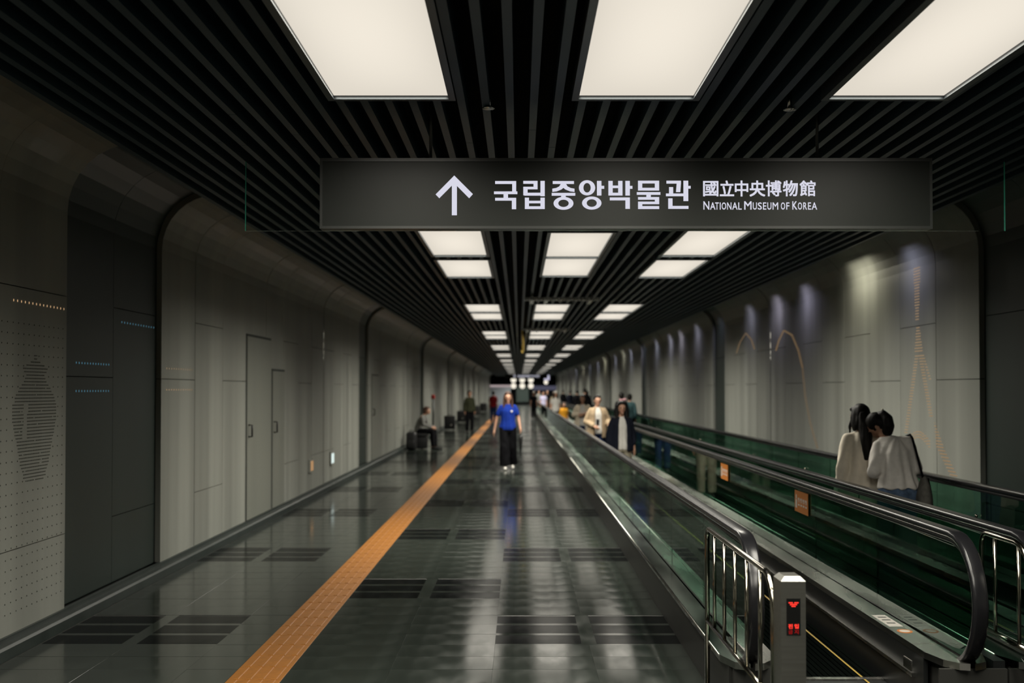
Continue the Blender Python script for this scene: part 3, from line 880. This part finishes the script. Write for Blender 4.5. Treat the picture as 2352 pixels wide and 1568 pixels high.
def lerp(a, b, t): return a + (b - a) * t
def limb(mb, pts, radii, n=10, sub=3, end=True):
    P = [Vector(p) for p in pts]; out = []; rr = []
    for i in range(len(P) - 1):
        for k in range(sub):
            t = k / sub
            out.append(P[i].lerp(P[i + 1], t)); rr.append(lerp(radii[i], radii[i + 1], t))
    out.append(P[-1]); rr.append(radii[-1])
    mb.tube(out, rr, n)
    mb.ell(P[0], (radii[0],) * 3, n, 6)
    if end: mb.ell(P[-1], (radii[-1],) * 3, n, 6)
    for q, r in zip(P[1:-1], radii[1:-1]): mb.ell(q, (r,) * 3, n, 6)

class Fig:
    """A person in local space, facing -Y, 1.65 m tall before scaling."""
    def __init__(s, **pose):
        J = dict(pelvis=(0, 0, .90), waist=(0, 0, 1.03), chest=(0, .01, 1.22), neck=(0, .015, 1.39), head=(0, -.012, 1.53),
                 ls=(.146, .012, 1.322), rs=(-.146, .012, 1.322), le=(.188, .03, 1.08), re=(-.188, .03, 1.08), lw=(.196, -.02, .85), rw=(-.196, -.02, .85),
                 lh=(.085, 0, .88), rh=(-.085, 0, .88), lk=(.09, -.015, .48), rk=(-.09, -.015, .48), la=(.092, .02, .085), ra=(-.092, .02, .085),
                 lt=(.105, -.13, .03), rt=(-.105, -.13, .03))
        for k, v in pose.items(): J[k] = v
        s.J = {k: Vector(v) for k, v in J.items()}
        s.spine = [s.J['pelvis'] - Vector((0, 0, .10)), s.J['pelvis'], s.J['waist'], s.J['chest'], s.J['neck']]
    def sp(s, z):                                    # spine point at nominal height
        ks = [.80, .90, 1.03, 1.22, 1.39]
        z = max(.80, min(1.39, z))
        for i in range(4):
            if z <= ks[i + 1]: return s.spine[i].lerp(s.spine[i + 1], (z - ks[i]) / (ks[i + 1] - ks[i]))
    def side(s): 
        d = (s.J['ls'] - s.J['rs']); d.z = 0; return d.normalized()
    def up_side(s, z):
        t = max(0, min(1, (z - 1.03) / .3))
        base = (s.J['lh'] - s.J['rh']).normalized(); top = (s.J['ls'] - s.J['rs']).normalized()
        return base.lerp(top, t).normalized()
    def ring(s, z, rx, ry, n=20, arc=None, inner=None, dy=0):
        c = s.sp(z) if z >= .80 else s.spine[0] + Vector((0, 0, z - .80))
        sd = s.up_side(z); fw = Vector((-sd.y, sd.x, 0)); fw = fw.normalized() if fw.length > 0 else Vector((0, 1, 0))
        if fw.y < 0 and sd.x > 0: fw = -fw
        c = c + fw * dy
        if arc is None: return [c + sd * (rx * math.cos(2 * PI * k / n)) + fw * (ry * math.sin(2 * PI * k / n)) for k in range(n)]
        a0, a1 = arc; out = []
        for k in range(n):
            a = lerp(a0, a1, k / (n - 1)); out.append(c + sd * (rx * math.cos(a)) + fw * (ry * math.sin(a)))
        for k in reversed(range(n)):
            a = lerp(a0, a1, k / (n - 1)); out.append(c + sd * ((rx - inner) * math.cos(a)) + fw * ((ry - inner) * math.sin(a)))
        return out
    def hand(s, mb, w, e, side):
        d = (w - e).normalized()
        up = Vector((0, -1, 0)) if abs(d.y) < .8 else Vector((0, 0, 1))
        nrm = Vector((side, 0, 0)); nrm = (nrm - d * nrm.dot(d)).normalized()      # back of hand outward
        lat = d.cross(nrm).normalized()
        if lat.dot(up) < 0: lat = -lat                                             # towards the thumb
        limb(mb, [w, w + d * .03, w + d * .085], [.023, .026, .028], 8, 2)
        limb(mb, [w + d * .035 + lat * .02, w + d * .085 + lat * .022], [.016, .017], 8, 2)
        limb(mb, [w + d * .035 - lat * .02, w + d * .08 - lat * .022], [.016, .015], 8, 2)
        for k, (o, L) in enumerate(((.030, .068), (.010, .078), (-.011, .072), (-.031, .056))):
            b = w + d * (.088 - abs(o) * .2) + lat * o
            m1 = b + d * L * .5 - nrm * .006; tip = m1 + d * L * .42 - nrm * .022
            limb(mb, [b, m1, tip], [.0088, .0080, .0068], 6, 2)
        b = w + d * .025 + lat * .026
        limb(mb, [b, b + d * .035 + lat * .026 - nrm * .006, b + d * .068 + lat * .030 - nrm * .016], [.012, .010, .008], 6, 2)
    def body(s, voxel, hands=True):
        J = s.J; mb = MB()
        mb.rings([s.ring(z, rx, ry) for z, rx, ry in ((.80, .135, .085), (.88, .15, .10), (.96, .125, .09), (1.04, .11, .08), (1.14, .12, .09), (1.24, .135, .095), (1.31, .12, .085), (1.36, .085, .065), (1.39, .05, .05))])
        hd = J['head']; nk = J['neck']
        limb(mb, [nk - Vector((0, 0, .03)), nk.lerp(hd, .55) + Vector((0, .012, 0)), hd + Vector((0, .02, -.02))], [.052, .046, .05], 12, 2)
        s.headaxes()
        def fn(p):
            q = p.copy()
            if q.z < -.1: f = 1 + (q.z + .1) * .38; q.x *= f; q.y *= (f if q.y > 0 else (1 + (q.z + .1) * .18))
            if q.y > 0: q.y *= 1.06
            return q
        hm = MB(); hm.ell((0, 0, 0), (.074, .094, .115), 20, 14, fn)
        hm.ell((0, -.098, -.014), (.013, .020, .018), 8, 6); hm.ell((0, -.090, .008), (.009, .012, .026), 8, 6)       # nose
        hm.ell((0, -.082, -.088), (.028, .020, .018), 8, 6)                                                       # chin
        hm.ell((0, -.088, -.052), (.026, .010, .012), 8, 6)
        for q in (-1, 1):
            hm.ell((q * .077, .012, -.008), (.011, .020, .030), 8, 6)                                            # ear
            hm.ell((q * .034, -.084, .030), (.026, .010, .008), 8, 6)                                            # brow
        for i, v in enumerate(hm.v): hm.v[i] = tuple(s.HM @ Vector(v))
        b = len(mb.v); mb.v += hm.v; mb.f += [tuple(b + k for k in f) for f in hm.f]
        for a, sg in (('l', 1), ('r', -1)):
            limb(mb, [J[a + 's'], J[a + 'e'], J[a + 'w']], [.042, .034, .024], 10)
            if hands: s.hand(mb, J[a + 'w'], J[a + 'e'], sg)
            limb(mb, [J[a + 'h'], J[a + 'k'], J[a + 'a']], [.075, .050, .033], 10)
            limb(mb, [J[a + 'a'] - Vector((0, -.03, .04)), J[a + 't']], [.036, .028], 8)
        return remesh(mb, 'body', voxel, 3)
    def headaxes(s, tilt=None):
        s.HM = Matrix.Translation(s.J['head']) @ getattr(s, 'hrot', Matrix.Identity(4))
        return s.HM
    def torso(s, mb, zs, grow=1.0, sleeve=None, sr=(.062, .056, .048), both=True):
        T = {.76: (.175, .125), .80: (.172, .122), .90: (.178, .128), 1.03: (.150, .115), 1.15: (.152, .118), 1.24: (.160, .120), 1.31: (.138, .102), 1.36: (.100, .078), 1.395: (.072, .066)}
        ks = sorted(T)
        def at(z):
            if z <= ks[0]: return T[ks[0]]
            for a, b in zip(ks, ks[1:]):
                if z <= b: t = (z - a) / (b - a); return (lerp(T[a][0], T[b][0], t), lerp(T[a][1], T[b][1], t))
            return T[ks[-1]]
        gz = grow if callable(grow) else (lambda z: grow)
        mb.rings([s.ring(z, at(z)[0] * gz(z), at(z)[1] * gz(z), 24) for z in zs])
        for a in 'lr':
            N = s.J['neck'] + Vector((0, -.018, -.055)); S = s.J[a + 's']
            limb(mb, [N, N.lerp(S, .6) + Vector((0, 0, .006)), S.lerp(N, .06)], [.042, .050, .050], 12)
        if sleeve:
            for a in 'lr':
                S, E, W = s.J[a + 's'], s.J[a + 'e'], s.J[a + 'w']
                if sleeve <= 1: limb(mb, [S.lerp(s.J['neck'], .08), S.lerp(E, .25), S.lerp(E, sleeve)], [sr[0] * .86, sr[0] * .97, sr[1]], 12)
                else: limb(mb, [S.lerp(s.J['neck'], .08), S.lerp(E, .25), E, E.lerp(W, sleeve - 1)], [sr[0] * .86, sr[0] * .97, sr[1], sr[2]], 12)
    def legs(s, mb, r=(.10, .078, .068), end=1.0, hip=True):
        for a in 'lr':
            limb(mb, [s.J[a + 'h'], s.J[a + 'k'], s.J[a + 'k'].lerp(s.J[a + 'a'], end)], list(r), 14, 4, False)
        if hip: mb.rings([s.ring(z, rx, ry, 20) for z, rx, ry in ((.78, .150, .105), (.86, .170, .122), (.94, .155, .112), (1.0, .135, .102))])
    def shoe(s, a):
        mb = MB(); A, T = s.J[a + 'a'], s.J[a + 't']
        d = (T - A); d.z = 0; d.normalize()
        limb(mb, [A + Vector((0, 0, -.045)) - d * .03, A + Vector((0, 0, -.05)) + d * .06, T + d * .05], [.042, .040, .030], 10)
        return remesh(mb, 'shoe', .010, 2)
    def place_head(s, mb):
        for i, v in enumerate(mb.v): mb.v[i] = tuple(s.HM @ Vector(v))
        return mb

def fold_noise(amp, fx=9, fz=3.2, seed=0.0, slant=5.0):
    def f(co):
        a = noise.noise(Vector((co.x * fx + seed, co.y * fx, co.z * fz + co.x * 2.5)))
        if fx > 30: return amp * a
        q = noise.noise(Vector((co.x * 4 + seed, co.y * 4 + 2, co.z * 3)))
        ang = math.atan2(co.y, co.x)
        w = .25 + .75 * max(0, min(1, (1.30 - co.z) / .35))
        return amp * (a * .75 + .42 * w * math.sin(ang * 9 + co.z * slant + q * 7))
    return f

def hair_cap(s, style, voxel=.012):
    mb = MB()
    mb.ell((0, .020, .022), (.086, .100, .108), 18, 12)
    if style == 'short':
        mb.ell((0, .045, -.02), (.076, .070, .075), 14, 10)
        mb.ell((0, -.03, .085), (.066, .062, .035), 12, 8)
    elif style == 'bob':
        mb.ell((0, .045, -.05), (.085, .072, .11), 14, 10)
        for q in (-1, 1): mb.ell((q * .074, .01, -.045), (.022, .05, .10), 10, 8)
        mb.ell((0, -.045, .085), (.070, .05, .03), 12, 8)
    elif style == 'long':
        mb.tube([(0, .055, .0), (0, .075, -.12), (0, .085, -.24), (0, .08, -.32)], [.075, .082, .07, .04], 14)
        for q in (-1, 1): mb.tube([(q * .066, .0, .05), (q * .080, -.005, -.05), (q * .086, -.02, -.16), (q * .085, -.045, -.27)], [.026, .030, .030, .018], 10)
        mb.ell((0, -.03, .085), (.068, .058, .033), 12, 8)
    elif style == 'tail':
        mb.ell((0, .03, -.01), (.080, .085, .085), 14, 10)
    s.place_head(mb)
    return remesh(mb, 'hair', voxel, 3, fold_noise(.003, 40, 8))

def person(label, loc, rz, h, pose=None, top=None, top_col=None, bottom='trousers', bottom_col=None, hair='bob', hair_mat='hair', sleeve=.55, jacket=None, jsleeve=1.95, jlen=.78,
           shoes='black', voxel=.014, face=True, group=None, hrot=None, sr=(.062, .058, .050), cat='person', top_low=.82, legr=(.10, .078, .068), extra=None, skirt_z=.25, fold=.012, grow=1.0):
    f = Fig(**(pose or {}))
    if hrot is not None: f.hrot = hrot
    t = thing('person', label, cat, loc, rz, group); k = h / 1.65; t.scale = (k, k, k)
    add('body', f.body(voxel if voxel > .009 else .009), 'skin', t, True)
    add('hair', hair_cap(f, hair, max(.010, voxel * .8)), hair_mat, t, True)
    if face:
        for q in (-1, 1):
            m = MB().ell((q * .032, -.083, .008), (.013, .009, .008), 10, 6); f.place_head(m).build('eye', 'eye', t, True)
        f.place_head(MB().ell((0, -.0945, -.053), (.022, .006, .007), 10, 6)).build('mouth', 'lip', t, True)
    mb = MB(); f.torso(mb, [top_low, .90, 1.03, 1.15, 1.24, 1.31, 1.36, 1.395], grow, sleeve, sr)
    add('shirt', remesh(mb, 'shirt', voxel, 14 if voxel < .01 else 7, fold_noise(fold)), top_col, t, True)
    if bottom == 'trousers':
        mb = MB(); f.legs(mb, legr); add('trousers', remesh(mb, 'trousers', voxel, 4, fold_noise(fold * .8)), bottom_col, t, True)
    elif bottom == 'skirt':
        mb = MB(); mb.rings([f.ring(z, rx, ry, 24) for z, rx, ry in ((skirt_z, .215, .20), (.45, .20, .18), (.65, .19, .155), (.80, .178, .130), (.92, .165, .118), (1.0, .140, .105))])
        add('skirt', remesh(mb, 'skirt', voxel, 4, fold_noise(.012, 12, 1.0)), bottom_col, t, True)
    if jacket is not None:
        mb = MB()
        arc = (-PI / 2 + .42, 3 * PI / 2 - .42)
        mb.rings([f.ring(z, rx, ry, 22, arc, .035) for z, rx, ry in ((jlen, .218, .158), (.90, .212, .155), (1.03, .192, .148), (1.15, .184, .146), (1.24, .186, .146), (1.31, .160, .126), (1.36, .120, .102), (1.40, .090, .088))])
        for a in 'lr':
            S, E, W = f.J[a + 's'], f.J[a + 'e'], f.J[a + 'w']
            limb(mb, [S.lerp(f.J['neck'], .08), S.lerp(E, .25), E, E.lerp(W, jsleeve - 1)], [.056, .064, .064, .056], 12)
        add('jacket', remesh(mb, 'jacket', max(voxel, .012), 3, fold_noise(fold)), jacket, t, True)
    for a in 'lr': add('shoe', f.shoe(a), shoes, t, True)
    if extra: extra(t, f)
    return t

C = {}
C['blue'] = cloth('royal_blue_jersey', (.008, .028, .22)); C['black'] = cloth('black_cloth', (.004, .004, .005)); C['white'] = cloth('white_cloth', (.60, .58, .54), .05)
C['cream'] = cloth('cream_shirt', (.80, .725, .60), .05); C['knit'] = cloth('white_sheer_knit', (.80, .76, .71), .06); C['jeans'] = cloth('blue_jeans', (.10, .15, .24), .25)
C['denim_dark'] = cloth('dark_denim', (.018, .032, .085), .2); C['beige'] = cloth('beige_overshirt', (.30, .225, .145)); C['cardigan'] = cloth('cream_cardigan', (.74, .64, .50))
C['navy'] = cloth('navy_jacket', (.010, .012, .020)); C['khaki'] = cloth('khaki_trousers', (.30, .27, .20)); C['red'] = cloth('dark_red_shirt', (.20, .012, .014)); C['olive'] = cloth('dark_olive_top', (.03, .032, .018))
C['yellow'] = cloth('mustard_shirt', (.55, .25, .02)); C['grey'] = cloth('grey_cloth', (.16, .16, .15)); C['pale_green'] = cloth('pale_green_trousers', (.30, .36, .28)); C['violet'] = cloth('pale_violet_shirt', (.42, .40, .55))
C['tan'] = cloth('tan_shirt', (.25, .20, .12)); C['bag'] = cloth('grey_canvas_bag', (.14, .135, .12), .2); C['pink'] = cloth('pink_ribbon', (.75, .42, .46)); C['teal'] = cloth('teal_top', (.06, .12, .13)); C['hat'] = cloth('white_hat', (.72, .69, .64))

# --- the two women on the right walkway, seen from behind (facing +Y)
def extra_a(t, f):
    mb = MB()
    mb.tube([(.0, .055, .02), (.008, .085, -.10), (.012, .090, -.22), (.016, .085, -.33), (.020, .065, -.42)], [.070, .066, .058, .046, .018], 14)
    f.place_head(mb); add('long_hair', remesh(mb, 'long_hair', .009, 3, fold_noise(.004, 45, 5)), 'hair', t, True)
    mb = MB(); mb.tube([(.066, -.02, -.01), (.084, -.05, -.08), (.084, -.06, -.16)], [.018, .016, .009], 8); f.place_head(mb); add('hair_lock', remesh(mb, 'hair_lock', .008, 2), 'hair', t, True)
    mb = MB(); mb.ell((.0, -.075, -.062), (.066, .036, .045), 14, 8); f.place_head(mb).build('face_mask', C['hat'], t, True)
    for a in 'lr':
        W, E = f.J[a + 'w'], f.J[a + 'e']; d = (W - E).normalized()
        mb = MB(); limb(mb, [W - d * .045, W + d * .01], [.050, .048], 12, 2); add('cuff', remesh(mb, 'cuff', .009, 2), C['cream'], t, True)
    mb = MB(); mb.rings([f.ring(z, rx, ry, 22) for z, rx, ry in ((1.365, .085, .078), (1.385, .080, .075), (1.41, .072, .070), (1.415, .060, .058))]); add('collar', remesh(mb, 'collar', .009, 2), C['cream'], t, True)
person('woman seen from behind with long black hair and loose cream shirt on the far walkway', (3.02, 10.05, .02), PI + .10, 1.555,
       pose=dict(lw=(.20, -.02, .82), le=(.195, .03, 1.06), rw=(-.13, -.24, 1.02), re=(-.195, -.01, 1.07), head=(.0, -.03, 1.525)), top_col=C['cream'], sleeve=1.97, sr=(.064, .064, .056), bottom='trousers', bottom_col=C['pale_green'],
       hair='bob', voxel=.0085, top_low=.70, extra=extra_a, hrot=Matrix.Rotation(math.radians(12), 4, 'X') @ Matrix.Rotation(math.radians(10), 4, 'Z'), fold=.020, legr=(.105, .09, .085), grow=lambda z: .97 + max(0, 1.25 - z) * .38)
def extra_b(t, f):
    B0 = f.HM @ Vector((0, .095, .040)); bk = (f.HM.to_3x3() @ Vector((0, 1, 0))); bk.z = 0; bk.normalize()
    mb = MB(); mb.tube([B0 - bk * .02, B0 + bk * .035 + Vector((0, 0, .012)), B0 + bk * .075 + Vector((0, 0, -.03)), B0 + bk * .085 + Vector((0, 0, -.10)), B0 + bk * .07 + Vector((0, 0, -.165)), B0 + bk * .055 + Vector((0, 0, -.20))], [.030, .040, .052, .058, .050, .022], 14)
    add('ponytail', remesh(mb, 'ponytail', .009, 3, fold_noise(.004, 45, 5)), 'hair', t, True)
    m = MB(); q = B0 + bk * .03 + Vector((0, 0, .05)); m.ell(q, (.010, .010, .014), 8, 6); m.build('hair_clip', 'steel_tube', t, True)
    S = f.J['rs']
    mb = MB(); mb.tube([S + Vector((.01, -.05, .045)), S + Vector((-.01, .01, .062)), S + Vector((-.02, .065, .03)), S + Vector((-.045, .095, -.09)), Vector((-.185, .125, 1.06)), Vector((-.21, .10, .98))], .011, 8)
    mb.build('bag_strap', C['black'], t, True)
    mb = MB(); mb.rings([[(-.215 + dx * wd, .09 + dy * dp, z) for dx, dy in [(math.cos(2 * PI * q / 16), math.sin(2 * PI * q / 16)) for q in range(16)]] for z, wd, dp in ((.70, .055, .11), (.73, .075, .16), (.83, .070, .15), (.93, .050, .11), (1.02, .022, .05))])
    add('shoulder_bag', remesh(mb, 'shoulder_bag', .010, 2, fold_noise(.006, 14, 8)), C['bag'], t, True)
    mb = MB(); mb.tube([(-.26, .03, .73), (-.275, .06, .85), (-.25, .08, 1.0)], [.016, .02, .012], 8); mb.build('bag_trim', C['black'], t, True)
person('woman with black ponytail leaning on her companion, white sheer top, jeans and shoulder bag', (3.25, 9.78, .02), PI - .12, 1.53,
       pose=dict(waist=(.0, -.0, 1.03), chest=(.02, .0, 1.22), neck=(.085, -.055, 1.375), head=(.155, -.115, 1.475), ls=(.185, -.03, 1.285), rs=(-.10, .0, 1.335), le=(.215, .03, 1.06), lw=(.11, -.20, 1.07), re=(-.155, -.02, 1.09), rw=(-.05, -.22, 1.10)),
       top_col=C['knit'], sleeve=1.55, sr=(.064, .068, .058), bottom='trousers', bottom_col=C['jeans'], hair='tail', voxel=.0085, top_low=.90,
       extra=extra_b, hrot=Matrix.Rotation(math.radians(22), 4, 'Y') @ Matrix.Rotation(math.radians(62), 4, 'Z') @ Matrix.Rotation(math.radians(34), 4, 'X'), fold=.024, grow=lambda z: 1.0 + max(0, 1.2 - z) * .25)

# --- woman in blue walking toward the camera
def extra_blue(t, f):
    m = MB().ell((.075, -.118, 1.235), (.022, .008, .027), 12, 8); m.build('chest_emblem', C['white'], t, True)
    W = f.J['lw']
    mb = MB(); mb.tube([(W.x + .01, W.y - .01, W.z - .06), (W.x + .012, W.y - .01, W.z - .16)], .011, 8); mb.build('umbrella_handle', 'black', t, True)
    mb = MB(); mb.tube([(W.x + .012, W.y - .01, W.z - .16), (W.x + .014, W.y - .01, W.z - .22), (W.x + .016, W.y - .01, W.z - .30), (W.x + .010, W.y, W.z - .62)], [.022, .05, .036, .010], 10)
    mb.build('folded_umbrella', 'black', t, True)
person('woman walking toward the camera in blue jersey and long black trousers', (-.235, 24.3, 0), .04, 1.655,
       pose=dict(le=(.225, .02, 1.10), lw=(.255, -.06, .90), re=(-.235, .05, 1.09), rw=(-.285, .03, .84), lk=(.085, .03, .48), la=(.09, .16, .12), lt=(.10, .03, .04), rk=(-.075, -.08, .49), ra=(-.06, -.10, .085), rt=(-.065, -.25, .03)),
       top_col=C['blue'], sleeve=.62, bottom_col=C['black'], hair='long', hair_mat='hair_brown', shoes=C['white'], voxel=.010, legr=(.098, .104, .118), extra=extra_blue, top_low=.84)

# --- people coming toward the camera on the near walkway
person('woman in open navy jacket over pale top, foremost on the near walkway', (1.60, 17.8, .02), .12, 1.50, pose=dict(le=(.205, .03, 1.08), re=(-.205, .03, 1.08), lw=(.215, -.03, .85), rw=(-.215, -.03, .85)), top_col=C['white'], jacket=C['navy'],
       jsleeve=1.6, jlen=.80, bottom_col=C['khaki'], hair='long', voxel=.012)
def phone(t, f):
    W = f.J['rw']; rbox('phone', .07, .012, .14, 'black', t, W.z + .02, W.x + .06, W.y - .07, .004)
person('man in open beige shirt over white tee and jeans on the near walkway', (1.60, 23.2, .02), .10, 1.575, pose=dict(le=(.235, .03, 1.10), lw=(.21, -.16, 1.02), re=(-.24, .03, 1.08), rw=(-.10, -.20, .98)), top_col=C['white'],
       jacket=C['beige'], jsleeve=1.8, jlen=.74, bottom_col=C['denim_dark'], hair='short', voxel=.012, extra=phone, sr=(.062, .058, .05))
person('woman in cream cardigan with folded arms behind the man in beige', (1.60, 28.6, .02), -.1, 1.56, pose=dict(le=(.23, .02, 1.10), lw=(.02, -.18, 1.10), re=(-.23, .02, 1.10), rw=(-.0, -.20, 1.14)), top_col=C['white'], jacket=C['cardigan'], jsleeve=1.5, jlen=.66,
       bottom_col=C['denim_dark'], hair='long', voxel=.013)
person('child in mustard shirt on the near walkway beside the rail', (1.62, 41.0, .02), .1, 1.22, top_col=C['yellow'], sleeve=.9, bottom_col=C['denim_dark'], hair='short', hair_mat='hair_brown', voxel=.014)
def hat(t, f):
    m = MB(); m.ell((0, .01, .085), (.092, .105, .062), 16, 8); m.tube([(0, .01, .062), (0, .01, .054)], [.125, .13], 18); f.place_head(m).build('hat', C['hat'], t, True)
person('person in white hat and pale tee behind the child in mustard', (1.48, 46.0, .02), .1, 1.62, top_col=C['white'], sleeve=.6, bottom_col=C['black'], hair='long', voxel=.015, extra=hat)
near = [(1.70, 55, 1.62, 'tan', 'black', 'short', 'person in tan top far back on the near walkway'), (1.35, 63, 1.60, 'violet', 'black', 'bob', 'person in pale violet shirt among the far crowd on the near walkway'),
        (1.75, 70, 1.66, 'black', 'black', 'short', 'person in black near the back of the near walkway crowd'), (1.40, 80, 1.64, 'grey', 'black', 'short', 'farthest small grey figure on the near walkway')]
for x, y, h, c1, c2, hs, lab in near: person(lab, (x, y, .02), 0, h, top_col=C[c1], bottom_col=C[c2], hair=hs, voxel=.018, face=False)
person('dark figure with pale cap walking on the floor beside the distant walkway', (.86, 66.0, 0), .1, 1.60, top_col=C['black'], bottom_col=C['black'], hair='short', voxel=.018, face=False, extra=hat)
# --- people on the right walkway, riding away
def ribbon(t, f):
    m = MB(); m.ell((-.10, .08, -.10), (.05, .03, .04), 10, 8); m.ell((0, .105, -.11), (.09, .03, .022), 10, 8); f.place_head(m).build('pink_scarf', C['pink'], t, True)
person('dark haired rider with pink neck scarf beyond the navy jacket woman', (3.06, 34.0, .02), PI, 1.60, top_col=C['black'], sleeve=1.9, bottom_col=C['black'], hair='short', voxel=.014, face=False, extra=ribbon)
person('rider in dark teal close beside the one with pink scarf', (3.36, 34.6, .02), PI - .1, 1.56, top_col=C['teal'], sleeve=1.9, bottom_col=C['black'], hair='short', voxel=.014, face=False)
faraway = [(3.10, 53.5, 1.76, 'black', 'tallest dark rider on the far walkway above the cream cardigan woman'), (3.35, 56.0, 1.62, 'navy', 'navy dressed rider just right of the tallest far rider'), (3.12, 61.0, 1.68, 'black', 'dark rider left of the tallest far rider'),
           (3.10, 69.0, 1.66, 'navy', 'dark rider midway along the distant row of riders'), (3.10, 80.0, 1.66, 'black', 'farthest dark rider on the walkway by the wall')]
for x, y, h, c1, lab in faraway: person(lab, (x, y, .02), PI, h, top_col=C[c1], sleeve=1.9, bottom_col=C['black'], hair='short', voxel=.018, face=False)
# --- people by the left wall
person('person in dark olive standing left of the orange strip', (-1.95, 45.0, 0), .3, 1.66, top_col=C['olive'], sleeve=1.9, bottom_col=C['black'], hair='short', hair_mat='hair_brown', voxel=.014, face=True)
person('person in dark red shirt walking beside the orange strip in the distance', (-1.30, 57.7, 0), PI, 1.64, pose=dict(lk=(.09, -.10, .50), la=(.09, -.02, .10)), top_col=C['red'], sleeve=.7, bottom_col=C['denim_dark'], hair='short', voxel=.015, face=False)
# seated person on a black stool, facing right
st = thing('black_stool', 'black padded box stool under the seated person', 'stool', (-2.83, 32.6, 0))
rbox('seat', .46, .46, .10, 'black', st, .36); rbox('base', .42, .42, .34, 'black', st, .02)
person('seated person in grey top hunched on a black stool by the left wall', (-2.83, 32.6, .0), PI / 2 - .2, 1.62,
       pose=dict(pelvis=(0, .04, .53), waist=(0, .03, .66), chest=(0, -.04, .84), neck=(0, -.12, 1.00), head=(0, -.20, 1.12), ls=(.165, -.10, .95), rs=(-.165, -.10, .95), le=(.20, -.16, .72), re=(-.20, -.16, .72), lw=(.10, -.36, .64), rw=(-.10, -.36, .64),
                 lh=(.085, .02, .52), rh=(-.085, .02, .52), lk=(.12, -.40, .52), rk=(-.12, -.40, .52), la=(.12, -.42, .085), ra=(-.12, -.42, .085), lt=(.13, -.57, .03), rt=(-.13, -.57, .03)),
       top_col=C['grey'], sleeve=1.9, bottom_col=C['black'], hair='short', hair_mat='hair_brown', voxel=.013, top_low=.84)
bp = thing('black_backpack', 'black backpack on the floor behind the seated person', 'backpack', (-3.02, 32.0, 0))
rbox('pack', .30, .24, .52, 'black', bp, .0, bev=.08); rbox('pocket', .22, .06, .22, 'black', bp, .06, 0, -.14, .025)
MB().tube([(-.05, 0, .50), (-.04, 0, .56), (.04, 0, .56), (.05, 0, .50)], .012, 8).build('handle', 'black', bp, True)
